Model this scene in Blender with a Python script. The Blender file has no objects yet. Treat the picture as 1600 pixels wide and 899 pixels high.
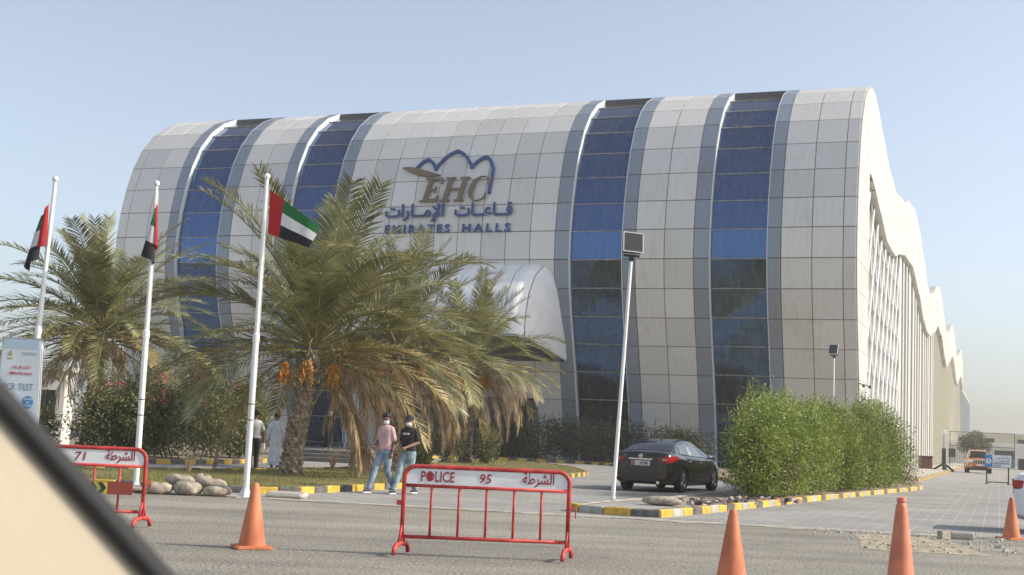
import bpy, math, random
from mathutils import Matrix, Vector, Euler
R = math.radians
random.seed(7)
scene = bpy.context.scene
COL = scene.collection

# ------------------------------------------------------------------ camera
cam = bpy.data.cameras.new('camera')
cam.sensor_width = 36.0; cam.lens = 45.0
cam.clip_start = 0.05; cam.clip_end = 6000
cam.dof.use_dof = True; cam.dof.focus_distance = 40.0; cam.dof.aperture_fstop = 9.0
cam_o = bpy.data.objects.new('camera', cam); COL.objects.link(cam_o)
cam_o.matrix_world = (Matrix.Translation((0, 0, 1.4)) @ Matrix.Rotation(R(90) + math.atan(230/2000), 4, 'X')
                      @ Matrix.Rotation(math.atan(.045), 4, 'Z'))
scene.camera = cam_o

# ------------------------------------------------------------------ sky, sun, exposure
SUN_EL, SUN_AZ = R(34), R(93.5)          # azimuth clockwise from +Y
world = bpy.data.worlds.new('World'); scene.world = world; world.use_nodes = True
wn = world.node_tree
sky = wn.nodes.new('ShaderNodeTexSky'); sky.sky_type = 'NISHITA'; sky.sun_disc = False
sky.sun_elevation = SUN_EL; sky.sun_rotation = SUN_AZ
sky.altitude = 0; sky.air_density = 1.0; sky.dust_density = 1.8; sky.ozone_density = 3.0
hz_ = wn.nodes.new('ShaderNodeHueSaturation'); hz_.inputs['Saturation'].default_value = .60      # dusty desert sky
wn.links.new(sky.outputs[0], hz_.inputs['Color']); wn.links.new(hz_.outputs[0], wn.nodes['Background'].inputs[0])
wn.nodes['Background'].inputs[1].default_value = 0.118
sl = bpy.data.lights.new('sun', 'SUN'); sl.energy = 2.8; sl.angle = R(.6); sl.color = (1, .90, .74)
so = bpy.data.objects.new('sun', sl); COL.objects.link(so)
sdir = Vector((math.sin(SUN_AZ)*math.cos(SUN_EL), math.cos(SUN_AZ)*math.cos(SUN_EL), math.sin(SUN_EL)))
so.rotation_euler = sdir.to_track_quat('Z', 'Y').to_euler(); so.location = (30, 0, 40)
scene.view_settings.view_transform = 'Standard'; scene.view_settings.look = 'None'
scene.view_settings.exposure = 0.82; scene.view_settings.gamma = 1.0
scene.view_settings.use_curve_mapping = False

# ------------------------------------------------------------------ helpers
def tag(o, label=None, cat=None, group=None, kind=None):
    if label: o['label'] = label
    if cat: o['category'] = cat
    if group: o['group'] = group
    if kind: o['kind'] = kind
    return o

def empty(name, loc=(0, 0, 0), rz=0, parent=None):
    o = bpy.data.objects.new(name, None); COL.objects.link(o)
    o.location = loc; o.rotation_euler = (0, 0, rz); o.empty_display_size = .3
    if parent: o.parent = parent
    return o

def link(name, me, parent=None, loc=None, rot=None):
    o = bpy.data.objects.new(name, me); COL.objects.link(o)
    if parent: o.parent = parent
    if loc is not None: o.location = loc
    if rot is not None: o.rotation_euler = rot
    return o

def copy_tree(o, parent=None):
    c = o.copy(); COL.objects.link(c); c.parent = parent
    for ch in list(o.children): copy_tree(ch, c)
    return c

I4 = Matrix.Identity(4)
def TR(loc=(0, 0, 0), rx=0, ry=0, rz=0):
    return Matrix.Translation(loc) @ Matrix.Rotation(rz, 4, 'Z') @ Matrix.Rotation(ry, 4, 'Y') @ Matrix.Rotation(rx, 4, 'X')

class MB:
    """collects shapes; build() links them as one mesh object"""
    def __init__(s): s.v = []; s.f = []; s.m = []; s.mi = 0
    def add(s, vs, fs, M=None):
        b = len(s.v)
        s.v += [tuple(M @ Vector(p)) for p in vs] if M is not None else [tuple(p) for p in vs]
        for f in fs: s.f.append([b+i for i in f]); s.m.append(s.mi)
        return s
    def box(s, c, d, M=None, taper=1.0):
        x, y, z = d[0]/2, d[1]/2, d[2]/2; t = taper
        vs = [(c[0]+a*x*(t if k > 0 else 1), c[1]+b*y*(t if k > 0 else 1), c[2]+k*z) for k in (-1, 1) for a, b in ((-1, -1), (1, -1), (1, 1), (-1, 1))]
        return s.add(vs, [(3, 2, 1, 0), (4, 5, 6, 7), (0, 1, 5, 4), (1, 2, 6, 5), (2, 3, 7, 6), (3, 0, 4, 7)], M)
    def bbox(s, c, d, b, M=None):
        """box with chamfered vertical and top edges"""
        x, y, z = d[0]/2, d[1]/2, d[2]/2
        def ring(ix, zz):
            xx, yy, q = x-ix, y-ix, min(b, x*.9, y*.9)
            return [(c[0]+p[0], c[1]+p[1], c[2]+zz) for p in ((-xx+q, -yy), (xx-q, -yy), (xx, -yy+q), (xx, yy-q), (xx-q, yy), (-xx+q, yy), (-xx, yy-q), (-xx, -yy+q))]
        vs = ring(b*.6, -z)+ring(0, -z+b)+ring(0, z-b)+ring(b*.6, z)
        fs = [tuple(range(7, -1, -1)), tuple(range(24, 32))]
        for k in range(3):
            for i in range(8): fs.append((k*8+i, k*8+(i+1) % 8, k*8+8+(i+1) % 8, k*8+8+i))
        return s.add(vs, fs, M)
    def tube(s, pts, rad, n=8, cap=True, M=None, flat=1.0):
        pts = [Vector(p) for p in pts]; N = len(pts)
        if not hasattr(rad, '__len__'): rad = [rad]*N
        vs = []; fs = []; prev = None
        for i, p in enumerate(pts):
            t = (pts[min(i+1, N-1)]-pts[max(i-1, 0)])
            t = t.normalized() if t.length > 1e-9 else Vector((0, 0, 1))
            if prev is None:
                a = Vector((0, 0, 1)) if abs(t.z) < .9 else Vector((1, 0, 0))
                u = t.cross(a).normalized()
            else:
                u = (prev-t*prev.dot(t)); u = u.normalized() if u.length > 1e-9 else prev
            prev = u; v = t.cross(u)
            for k in range(n):
                a = 2*math.pi*k/n
                vs.append(p+(u*math.cos(a)+v*math.sin(a)*flat)*rad[i])
        for i in range(N-1):
            for k in range(n): fs.append((i*n+k, i*n+(k+1) % n, i*n+n+(k+1) % n, i*n+n+k))
        if cap: fs += [tuple(range(n-1, -1, -1)), tuple(range((N-1)*n, N*n))]
        return s.add(vs, fs, M)
    def lathe(s, prof, n=16, M=None, cap=True):
        vs = []; fs = []
        for r_, z in prof:
            for k in range(n):
                a = 2*math.pi*k/n; vs.append((r_*math.cos(a), r_*math.sin(a), z))
        for i in range(len(prof)-1):
            for k in range(n): fs.append((i*n+k, i*n+(k+1) % n, i*n+n+(k+1) % n, i*n+n+k))
        if cap: fs += [tuple(range(n-1, -1, -1)), tuple(range((len(prof)-1)*n, len(prof)*n))]
        return s.add(vs, fs, M)
    def prism(s, poly, d0, d1, M=None):
        """polygon in local XY, extruded along Z from d0 to d1"""
        n = len(poly); vs = [(p[0], p[1], d0) for p in poly]+[(p[0], p[1], d1) for p in poly]
        fs = [tuple(range(n-1, -1, -1)), tuple(range(n, 2*n))]+[(i, (i+1) % n, n+(i+1) % n, n+i) for i in range(n)]
        return s.add(vs, fs, M)
    def ell(s, c, r, n=12, m=8, M=None):
        vs = [(c[0], c[1], c[2]-r[2])]; fs = []
        for j in range(1, m):
            p = -math.pi/2+math.pi*j/m
            for k in range(n):
                a = 2*math.pi*k/n; vs.append((c[0]+r[0]*math.cos(p)*math.cos(a), c[1]+r[1]*math.cos(p)*math.sin(a), c[2]+r[2]*math.sin(p)))
        vs.append((c[0], c[1], c[2]+r[2])); T = len(vs)-1
        for k in range(n): fs.append((0, 1+(k+1) % n, 1+k))
        for j in range(m-2):
            for k in range(n): fs.append((1+j*n+k, 1+j*n+(k+1) % n, 1+(j+1)*n+(k+1) % n, 1+(j+1)*n+k))
        b = 1+(m-2)*n
        for k in range(n): fs.append((b+k, b+(k+1) % n, T))
        return s.add(vs, fs, M)
    def grid(s, fn, nu, nv, M=None, flip=False):
        vs = [fn(i/nu, j/nv) for i in range(nu+1) for j in range(nv+1)]
        fs = []
        for i in range(nu):
            for j in range(nv):
                q = (i*(nv+1)+j, (i+1)*(nv+1)+j, (i+1)*(nv+1)+j+1, i*(nv+1)+j+1)
                fs.append(q[::-1] if flip else q)
        return s.add(vs, fs, M)
    def mesh(s, name, mat, smooth=False):
        me = bpy.data.meshes.new(name); me.from_pydata(s.v, [], s.f)
        for m in (mat if isinstance(mat, (list, tuple)) else [mat]): me.materials.append(m)
        if isinstance(mat, (list, tuple)):
            for i, p in enumerate(me.polygons): p.material_index = s.m[i]
        if smooth:
            for p in me.polygons: p.use_smooth = True
            if smooth != True:
                try: me.set_sharp_from_angle(angle=R(smooth))
                except Exception: pass
        me.update(); return me
    def build(s, name, mat, parent=None, smooth=False, loc=None, rot=None):
        return link(name, s.mesh(name, mat, smooth), parent, loc, rot)

# ------------------------------------------------------------------ materials
def mat(name, col, rough=.6, metal=0.0, var=0.0, vscale=3.0, bump=0.0, bscale=40.0, objvar=0.0, col2=None, stretch=None, spec=None, coat=0.0, trans=0.0, stops=(.35, .65), detail=4):
    m = bpy.data.materials.new(name); m.use_nodes = True; nt = m.node_tree; N = nt.nodes; Lk = nt.links
    b = N['Principled BSDF']; b.inputs['Roughness'].default_value = rough; b.inputs['Metallic'].default_value = metal
    if spec is not None: b.inputs['Specular IOR Level'].default_value = spec
    if coat: b.inputs['Coat Weight'].default_value = coat; b.inputs['Coat Roughness'].default_value = .06
    c4 = (*col, 1); out = None
    tc = N.new('ShaderNodeNewGeometry')
    pos = tc.outputs['Position']
    if stretch:
        mp = N.new('ShaderNodeMapping'); mp.inputs['Scale'].default_value = stretch; Lk.new(pos, mp.inputs[0]); vpos = mp.outputs[0]
    else: vpos = pos
    if var or col2:
        nz = N.new('ShaderNodeTexNoise'); nz.inputs['Scale'].default_value = vscale; nz.inputs['Detail'].default_value = detail
        Lk.new(vpos, nz.inputs['Vector'])
        rp = N.new('ShaderNodeValToRGB'); rp.color_ramp.elements[0].position = stops[0]; rp.color_ramp.elements[1].position = stops[1]
        ca = [x*(1-var) for x in col]; cb = col2 if col2 else [min(1, x*(1+var)) for x in col]
        rp.color_ramp.elements[0].color = (*ca, 1); rp.color_ramp.elements[1].color = (*cb, 1)
        Lk.new(nz.outputs[0], rp.inputs[0]); out = rp.outputs[0]
    if objvar:
        oi = N.new('ShaderNodeObjectInfo'); mr = N.new('ShaderNodeMapRange')
        mr.inputs['To Min'].default_value = 1-objvar; mr.inputs['To Max'].default_value = 1+objvar
        Lk.new(oi.outputs['Random'], mr.inputs[0])
        hs = N.new('ShaderNodeHueSaturation')
        if out is not None: Lk.new(out, hs.inputs['Color'])
        else: hs.inputs['Color'].default_value = c4
        Lk.new(mr.outputs[0], hs.inputs['Value']); out = hs.outputs[0]
    if out is not None: Lk.new(out, b.inputs['Base Color'])
    else: b.inputs['Base Color'].default_value = c4
    if bump:
        nb = N.new('ShaderNodeTexNoise'); nb.inputs['Scale'].default_value = bscale; nb.inputs['Detail'].default_value = 5
        Lk.new(pos, nb.inputs['Vector']); bp = N.new('ShaderNodeBump'); bp.inputs['Strength'].default_value = bump; bp.inputs['Distance'].default_value = .02
        Lk.new(nb.outputs[0], bp.inputs['Height']); Lk.new(bp.outputs[0], b.inputs['Normal'])
    if trans:
        tr = N.new('ShaderNodeBsdfTranslucent'); mx = N.new('ShaderNodeMixShader'); mx.inputs[0].default_value = trans
        if out is not None: Lk.new(out, tr.inputs[0])
        else: tr.inputs[0].default_value = c4
        Lk.new(b.outputs[0], mx.inputs[1]); Lk.new(tr.outputs[0], mx.inputs[2]); Lk.new(mx.outputs[0], N['Material Output'].inputs[0])
    return m

M = {}
M['sand'] = mat('sand', (.36, .30, .22), .95, var=.25, vscale=.3)
M['bed'] = mat('bed', (.25, .20, .14), .95, var=.35, vscale=1.5, bump=.6, bscale=12)
M['lawn'] = mat('lawn', (.30, .23, .11), .95, var=.3, vscale=.9, col2=(.20, .19, .06), bump=.5, bscale=30)
M['white_steel'] = mat('white_steel', (.78, .78, .76), .4, var=.1, vscale=2, stretch=(1, 1, .3))
M['red_paint'] = mat('red_paint', (.46, .045, .04), .55, var=.3, vscale=6)
M['dark_red'] = mat('dark_red', (.28, .02, .02), .6)
M['board_white'] = mat('board_white', (.72, .73, .75), .5, var=.08, vscale=5)
M['orange'] = mat('orange_plastic', (.60, .165, .065), .65, var=.28, vscale=4, col2=(.66, .22, .10), stretch=(1, 1, .5))
M['orange2'] = mat('faded_orange_plastic', (.62, .20, .11), .6, var=.16, vscale=5)
M['dark_base'] = mat('dark_rubber', (.12, .06, .04), .8)
M['kerb_y'] = mat('kerb_yellow', (.66, .42, .055), .8, var=.3, vscale=6, col2=(.70, .46, .08), objvar=.08)
M['kerb_k'] = mat('kerb_dark', (.10, .095, .09), .85, var=.3, vscale=5, col2=(.17, .16, .15), objvar=.15)
M['kerb_g'] = mat('kerb_grey', (.36, .34, .31), .9, var=.2, vscale=5, objvar=.1)
M['black'] = mat('black_plastic', (.02, .02, .02), .5)
M['rubber'] = mat('tyre_rubber', (.025, .025, .025), .85)
M['chrome'] = mat('chrome', (.8, .8, .8), .15, 1.0)
M['alloy'] = mat('alloy', (.45, .45, .46), .3, .9)
M['glass_dark'] = mat('car_glass', (.012, .014, .015), .06, spec=.6)
M['concrete'] = mat('concrete', (.42, .39, .34), .9, var=.2, vscale=2.5, bump=.3, bscale=25)

def paving_mat():
    m = bpy.data.materials.new('block_paving'); m.use_nodes = True; nt = m.node_tree; N = nt.nodes; Lk = nt.links
    b = N['Principled BSDF']; b.inputs['Roughness'].default_value = .88
    g = N.new('ShaderNodeNewGeometry'); mp = N.new('ShaderNodeMapping'); mp.inputs['Rotation'].default_value = (0, 0, R(21)); Lk.new(g.outputs[0], mp.inputs[0])
    br = N.new('ShaderNodeTexBrick'); br.inputs['Scale'].default_value = 1.0; br.inputs['Brick Width'].default_value = .6; br.inputs['Row Height'].default_value = .3
    br.inputs['Mortar Size'].default_value = .018; br.inputs['Mortar Smooth'].default_value = .3; br.offset = .5
    br.inputs['Color1'].default_value = (.25, .245, .23, 1); br.inputs['Color2'].default_value = (.30, .29, .27, 1); br.inputs['Mortar'].default_value = (.44, .41, .36, 1)
    Lk.new(mp.outputs[0], br.inputs[0])
    nz = N.new('ShaderNodeTexNoise'); nz.inputs['Scale'].default_value = .45; nz.inputs['Detail'].default_value = 6; Lk.new(g.outputs[0], nz.inputs[0])
    mr = N.new('ShaderNodeMapRange'); mr.inputs[1].default_value = .3; mr.inputs[2].default_value = .7; mr.inputs[3].default_value = .8; mr.inputs[4].default_value = 1.15; Lk.new(nz.outputs[0], mr.inputs[0])
    mx = N.new('ShaderNodeMix'); mx.data_type = 'RGBA'; mx.blend_type = 'MULTIPLY'; mx.inputs[0].default_value = 1
    Lk.new(br.outputs[0], mx.inputs[6]); Lk.new(mr.outputs[0], mx.inputs[7]); Lk.new(mx.outputs[2], b.inputs['Base Color'])
    bp = N.new('ShaderNodeBump'); bp.inputs['Strength'].default_value = .5; bp.inputs['Distance'].default_value = .01; bp.invert = True
    Lk.new(br.outputs[1], bp.inputs['Height']); Lk.new(bp.outputs[0], b.inputs['Normal'])
    return m
M['paving'] = paving_mat()

def asphalt_mat():
    m = bpy.data.materials.new('asphalt'); m.use_nodes = True; nt = m.node_tree; N = nt.nodes; Lk = nt.links
    b = N['Principled BSDF']; b.inputs['Roughness'].default_value = .9
    g = N.new('ShaderNodeNewGeometry')
    n1 = N.new('ShaderNodeTexNoise'); n1.inputs['Scale'].default_value = 28; n1.inputs['Detail'].default_value = 3; Lk.new(g.outputs[0], n1.inputs[0])
    r1 = N.new('ShaderNodeValToRGB'); r1.color_ramp.elements[0].position = .36; r1.color_ramp.elements[0].color = (.12, .11, .09, 1)
    r1.color_ramp.elements[1].position = .66; r1.color_ramp.elements[1].color = (.41, .38, .315, 1); Lk.new(n1.outputs[0], r1.inputs[0])
    n2 = N.new('ShaderNodeTexNoise'); n2.inputs['Scale'].default_value = .35; n2.inputs['Detail'].default_value = 5; n2.inputs['Roughness'].default_value = .65; Lk.new(g.outputs[0], n2.inputs[0])
    r2 = N.new('ShaderNodeMapRange'); r2.inputs[1].default_value = .3; r2.inputs[2].default_value = .7; r2.inputs[3].default_value = .78; r2.inputs[4].default_value = 1.18; Lk.new(n2.outputs[0], r2.inputs[0])
    mx = N.new('ShaderNodeMix'); mx.data_type = 'RGBA'; mx.blend_type = 'MULTIPLY'; mx.inputs[0].default_value = 1
    Lk.new(r1.outputs[0], mx.inputs[6]); Lk.new(r2.outputs[0], mx.inputs[7])
    # blown sand lying in drifts
    n3 = N.new('ShaderNodeTexNoise'); n3.inputs['Scale'].default_value = .8; n3.inputs['Detail'].default_value = 8; n3.inputs['Roughness'].default_value = .7; Lk.new(g.outputs[0], n3.inputs[0])
    r3 = N.new('ShaderNodeMapRange'); r3.inputs[1].default_value = .56; r3.inputs[2].default_value = .76; r3.inputs[3].default_value = 0; r3.inputs[4].default_value = .6; Lk.new(n3.outputs[0], r3.inputs[0])
    m2 = N.new('ShaderNodeMix'); m2.data_type = 'RGBA'; Lk.new(r3.outputs[0], m2.inputs[0]); Lk.new(mx.outputs[2], m2.inputs[6]); m2.inputs[7].default_value = (.36, .31, .235, 1)
    # worn wheel tracks and dark oil drips along the lane
    mp = N.new('ShaderNodeMapping'); mp.inputs['Scale'].default_value = (.05, .9, 1); mp.inputs['Rotation'].default_value = (0, 0, R(10)); Lk.new(g.outputs[0], mp.inputs[0])
    n4 = N.new('ShaderNodeTexNoise'); n4.inputs['Scale'].default_value = 1.0; n4.inputs['Detail'].default_value = 4; Lk.new(mp.outputs[0], n4.inputs[0])
    r4 = N.new('ShaderNodeMapRange'); r4.inputs[1].default_value = .35; r4.inputs[2].default_value = .65; r4.inputs[3].default_value = .80; r4.inputs[4].default_value = 1.12; Lk.new(n4.outputs[0], r4.inputs[0])
    vo = N.new('ShaderNodeTexVoronoi'); vo.feature = 'DISTANCE_TO_EDGE'; vo.inputs['Scale'].default_value = .42; 
    wob = N.new('ShaderNodeTexNoise'); wob.inputs['Scale'].default_value = 2.5; Lk.new(g.outputs[0], wob.inputs[0])
    ad = N.new('ShaderNodeVectorMath'); ad.operation = 'MULTIPLY_ADD'; ad.inputs[1].default_value = (.5, .5, 0); Lk.new(wob.outputs[1], ad.inputs[0]); Lk.new(g.outputs[0], ad.inputs[2]); Lk.new(ad.outputs[0], vo.inputs[0])
    r5 = N.new('ShaderNodeMapRange'); r5.inputs[1].default_value = .0; r5.inputs[2].default_value = .012; r5.inputs[3].default_value = .86; r5.inputs[4].default_value = 1; Lk.new(vo.outputs[0], r5.inputs[0])
    m4 = N.new('ShaderNodeMath'); m4.operation = 'MULTIPLY'; Lk.new(r4.outputs[0], m4.inputs[0]); Lk.new(r5.outputs[0], m4.inputs[1])
    m3 = N.new('ShaderNodeMix'); m3.data_type = 'RGBA'; m3.blend_type = 'MULTIPLY'; m3.inputs[0].default_value = 1; Lk.new(m2.outputs[2], m3.inputs[6]); Lk.new(m4.outputs[0], m3.inputs[7])
    Lk.new(m3.outputs[2], b.inputs['Base Color'])
    bp = N.new('ShaderNodeBump'); bp.inputs['Strength'].default_value = .8; bp.inputs['Distance'].default_value = .012
    Lk.new(n1.outputs[0], bp.inputs['Height']); Lk.new(bp.outputs[0], b.inputs['Normal'])
    return m
M['asphalt'] = asphalt_mat()

def text_mesh(s, mat_, height, bold=0.0, depth=.01, shear=0.0, width=None, space=1.0):
    """lettering in local XY (centred), facing +Z; height = cap height in metres"""
    c = bpy.data.curves.new('lettering', 'FONT'); c.body = s; c.size = 1; c.extrude = .001; c.resolution_u = 2; c.offset = bold; c.shear = shear; c.space_character = space
    o = bpy.data.objects.new('lettering', c); COL.objects.link(o)
    dg = bpy.context.evaluated_depsgraph_get(); dg.update()
    me = bpy.data.meshes.new_from_object(o.evaluated_get(dg))
    bpy.data.objects.remove(o); bpy.data.curves.remove(c)
    xs = [v.co.x for v in me.vertices]; x0, x1 = min(xs), max(xs)
    k = height/.70; kx = (width/(x1-x0)) if width else k
    for v in me.vertices:
        v.co = ((v.co.x-(x0+x1)/2)*kx, v.co.y*k, (depth if v.co.z > 0 else 0))
    me.materials.clear(); me.materials.append(mat_); me.update(); return me

AR_POLICE = '\uFE94\uFEC3\uFEAE\uFEB8\uFEDF\uFE8D'
AR_HALLS = '\uFE95\uFE8E\u0640\u0640\uFECB\uFE8E\u0640\u0640\uFED7'
AR_EMIR = '\uFE95\uFE8D\uFEAD\uFE8E\u0640\u0640\uFEE3\uFEF9\uFE8D'
FRONT = (R(90), 0, 0)        # turns lettering made in XY to face -Y
# ------------------------------------------------------------------ ground, roads, kerbs
def sheet(name, pts, z, m, kind='structure'):
    b = MB(); b.add([(p[0], p[1], z) for p in pts], [tuple(range(len(pts)))]); o = b.build(name, m)
    # keep the normal up
    if o.data.polygons[0].normal.z < 0: o.data.flip_normals()
    return tag(o, kind=kind)

def slab(name, pts, z, m):
    """raised bed: top sheet with a skirt down to the ground"""
    n = len(pts); a = sum(pts[i][0]*pts[(i+1) % n][1]-pts[(i+1) % n][0]*pts[i][1] for i in range(n))
    if a < 0: pts = pts[::-1]
    b = MB(); b.prism(pts, -.04, z); return tag(b.build(name, m), kind='structure')

def catmull(pts, step, closed=False):
    P = [Vector((p[0], p[1], 0)) for p in pts]; n = len(P); out = []
    seg = n if closed else n-1
    for i in range(seg):
        if closed: p0, p1, p2, p3 = P[i-1], P[i], P[(i+1) % n], P[(i+2) % n]
        else: p0, p1, p2, p3 = P[max(i-1, 0)], P[i], P[i+1], P[min(i+2, n-1)]
        for k in range(16):
            t = k/16
            out.append(.5*((2*p1)+(p2-p0)*t+(2*p0-5*p1+4*p2-p3)*t*t+(3*p1-p0-3*p2+p3)*t**3))
    out.append(P[0] if closed else P[-1])
    res = [out[0]]; acc = 0
    for a, b in zip(out, out[1:]):
        d = (b-a).length
        while d > 1e-9 and acc+d >= step:
            a = a+(b-a)*((step-acc)/d); res.append(a.copy()); d = (b-a).length; acc = 0
        acc += d
    return res

BL = lambda x: 23.6-.17*(x-.9)            # line where asphalt meets block paving
sheet('ground', [(-2500, -800), (2500, -800), (2500, 4000), (-2500, 4000)], -.04, M['sand'])
sheet('road', [(-90, -90), (90, -90), (90, BL(90)), (-90, BL(-90))], 0, M['asphalt'])
sheet('paving', [(-90, BL(-90)), (90, BL(90)), (160, 330), (60, 330), (-60, 110)], 0.0, M['paving'])
b = MB()
for i in range(60):                       # flush concrete edging, cast in lengths
    x0 = -30+i*1.0; b.box((x0+.5, BL(x0+.5), -.02), (.985, .26, .056+.004*(i % 3)), TR((0, 0, 0)))
tag(b.build('edging_strip', M['concrete']), kind='structure')
b = MB(); rr = random.Random(21)          # wind-blown sand lying against the edging and round the kerb ends
for i in range(170):
    x = rr.uniform(-14, 16); w = rr.uniform(.2, 1.1)*(1 if rr.random() < .8 else 1.7); d = rr.uniform(.03, .16)*(2.0 if 0 < x < 6 else 1); n = 11; y = BL(x)-.14-d*.5
    pts = [(x+w*.5*math.cos(2*math.pi*k/n)*rr.uniform(.6, 1.1), y+d*math.sin(2*math.pi*k/n)*rr.uniform(.5, 1.1), .005+i*.00002) for k in range(n)]
    b.add(pts, [tuple(range(n))])
tag(b.build('sand_drift', mat('drift_sand', (.38, .335, .26), .95, var=.25, vscale=12)), 'thin drifts of blown sand along the road edge', kind='stuff')
# broken asphalt patch full of sand and rubble near the right-hand cones
b = MB(); rr = random.Random(3)
pp = [(5.15, 18.6), (6.9, 18.3), (7.35, 21.6), (6.3, 21.9), (5.9, 21.7), (5.6, 20.2)]
sheet('sand_patch', pp, .004, mat('rubble_sand', (.34, .28, .19), .95, var=.4, vscale=5, col2=(.48, .41, .29), bump=1, bscale=9))
for i in range(260):
    x, y = rr.uniform(5.2, 8.6), rr.uniform(18.5, 23.0); s = rr.uniform(.008, .035)*(1 if rr.random() < .95 else 1.8)
    b.box((0, 0, s*.3), (s*1.6, s*1.2, s), TR((x, y, 0), rr.uniform(-.3, .3), 0, rr.uniform(0, 6)), .7)
tag(b.build('rubble', M['concrete']), 'loose bits of broken asphalt and grit on the road edge', kind='stuff')
b = MB(); b.box((0, 0, .07), (.20, .12, .13), None, .9)
tag(b.build('concrete_block', mat('block', (.36, .33, .27), .9, var=.3, vscale=20, bump=.5), None, loc=(7.35, 21.55, 0.004), rot=(0, 0, .5)), 'small grey concrete block lying loose on the sandy patch', 'block')
b = MB(); b.bbox((0, 0, .06), (.42, .2, .12), .03)
tag(b.build('rubble_block', M['concrete'], None, loc=(7.7, 21.75, 0.004), rot=(0, 0, -.12)), 'low sandy rubble slab beside the small concrete block', 'block')

_kerb_cache = {}
def kerb(name, pts, closed=False, mats=('kerb_y', 'kerb_k'), step=.55, z=.14, start=0, wd=.16):
    root = empty(name); tag(root, kind='structure')
    ps = catmull(pts, step, closed)
    for i in range(len(ps)-1):
        a, c = ps[i], ps[i+1]; L = (c-a).length; key = (mats[(i+start) % len(mats)], z, wd)
        if key not in _kerb_cache:
            q = MB(); q.bbox((0, 0, z/2-.05), (step*.985, wd, z+.1), .018); _kerb_cache[key] = q.mesh('kerb_stone', M[key[0]])
        d = c-a
        link('kerb_stone', _kerb_cache[key], root, ((a.x+c.x)/2, (a.y+c.y)/2, random.uniform(-.006, .006)), (random.uniform(-.02, .02), random.uniform(-.01, .01), math.atan2(d.y, d.x)+random.uniform(-.012, .012)))
    return root
isl1 = [(-22, 27.6), (-12, 26.7), (-7, 26.1), (-4.7, 26.2), (-3.7, 28.0), (-1.95, 32.7), (.7, 40.0), (2.6, 46.5), (3.2, 50.5), (2.9, 58), (1.6, 62.5), (-.6, 64.0), (-2.4, 61), (-2.9, 54), (-3.9, 46), (-5.8, 39.8), (-8.2, 34.6), (-12, 32.0), (-22, 31.5)]
isl1s = [(p.x, p.y) for p in catmull(isl1, .8, True)]
slab('lawn_island', isl1s[:-1], .11, M['lawn'])
kerb('island_kerb', isl1, True, start=1)
# outer bed between the driveway and the hall
kb2 = [(-26, 38.6), (-16, 39.0), (-11.2, 40.4), (-9.2, 44.4), (-8.6, 49), (-8.0, 57.0), (-5.6, 65.5), (-.6, 70.2), (3, 70.6), (5.6, 68.3), (7.6, 61), (8.6, 51.5), (8.1, 45.0), (7.2, 39.5), (4.6, 32.2), (2.4, 27.8), (1.35, 25.2)]
k2s = [(p.x, p.y) for p in catmull(kb2, .8)]
kerb('driveway_kerb', kb2[:13], start=0)
kerb('plain_kerb', kb2[12:], mats=('kerb_g',), step=.8, z=.11)
sheet('island_paving', [(1.6, 25.2), (2.7, 24.5), (5.0, 28.6), (4.0, 30.5), (2.6, 27.6)], .106, M['paving'])
front2 = [(1.35, 25.2), (1.45, 24.75), (1.9, 24.35), (2.68, 24.1), (3.2, 24.6), (6.03, 30.1), (9.0, 36.1), (12.04, 42.0), (15.9, 49.6), (16.9, 52.6)]
kerb('hedge_kerb', front2, mats=('kerb_y', 'kerb_g', 'kerb_y', 'kerb_k'), start=0)
az = R(21.0); RV = Vector((math.cos(az), -math.sin(az), 0)); WV = Vector((math.sin(az), math.cos(az), 0)); CORNER = Vector((18.388, 68, 0))
f2s = [(p.x, p.y) for p in catmull(front2, .8)]
e0 = CORNER+RV*3.3-WV*3.0; e1 = CORNER+RV*3.3+WV*2; e2 = CORNER+WV*2-RV*.5; e3 = CORNER-RV*48+WV*3
slab('planting_bed', k2s+f2s[1:]+[(17.6, 54.5), (e0.x, e0.y), (e1.x, e1.y), (e2.x, e2.y), (e3.x, e3.y), (-30, 60)], .10, M['bed'])
# pavement along the side wall
s0 = CORNER+RV*.2+WV*2.02; s1 = CORNER+RV*3.3+WV*2.02; s2_ = s1+WV*250; s3 = s0+WV*250
slab('side_pavement', [tuple(p[:2]) for p in (s0, s1, s2_, s3)], .13, M['concrete'])
sk = [CORNER+RV*3.42+WV*k for k in (-3.2, 20, 45, 80)]
kerb('side_kerb', [tuple(p[:2]) for p in sk], step=.6, z=.15, mats=('kerb_y', 'kerb_k'))
b = MB(); a = CORNER+RV*3.42+WV*80.3
for i in range(90):
    q = a+WV*(i*1.8); b.mi = i % 2; b.box((0, 0, .03), (.16, 1.76, .25), TR(q, 0, 0, -az))
tag(b.build('far_kerb', [M['kerb_y'], M['kerb_k']]), kind='structure')
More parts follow.
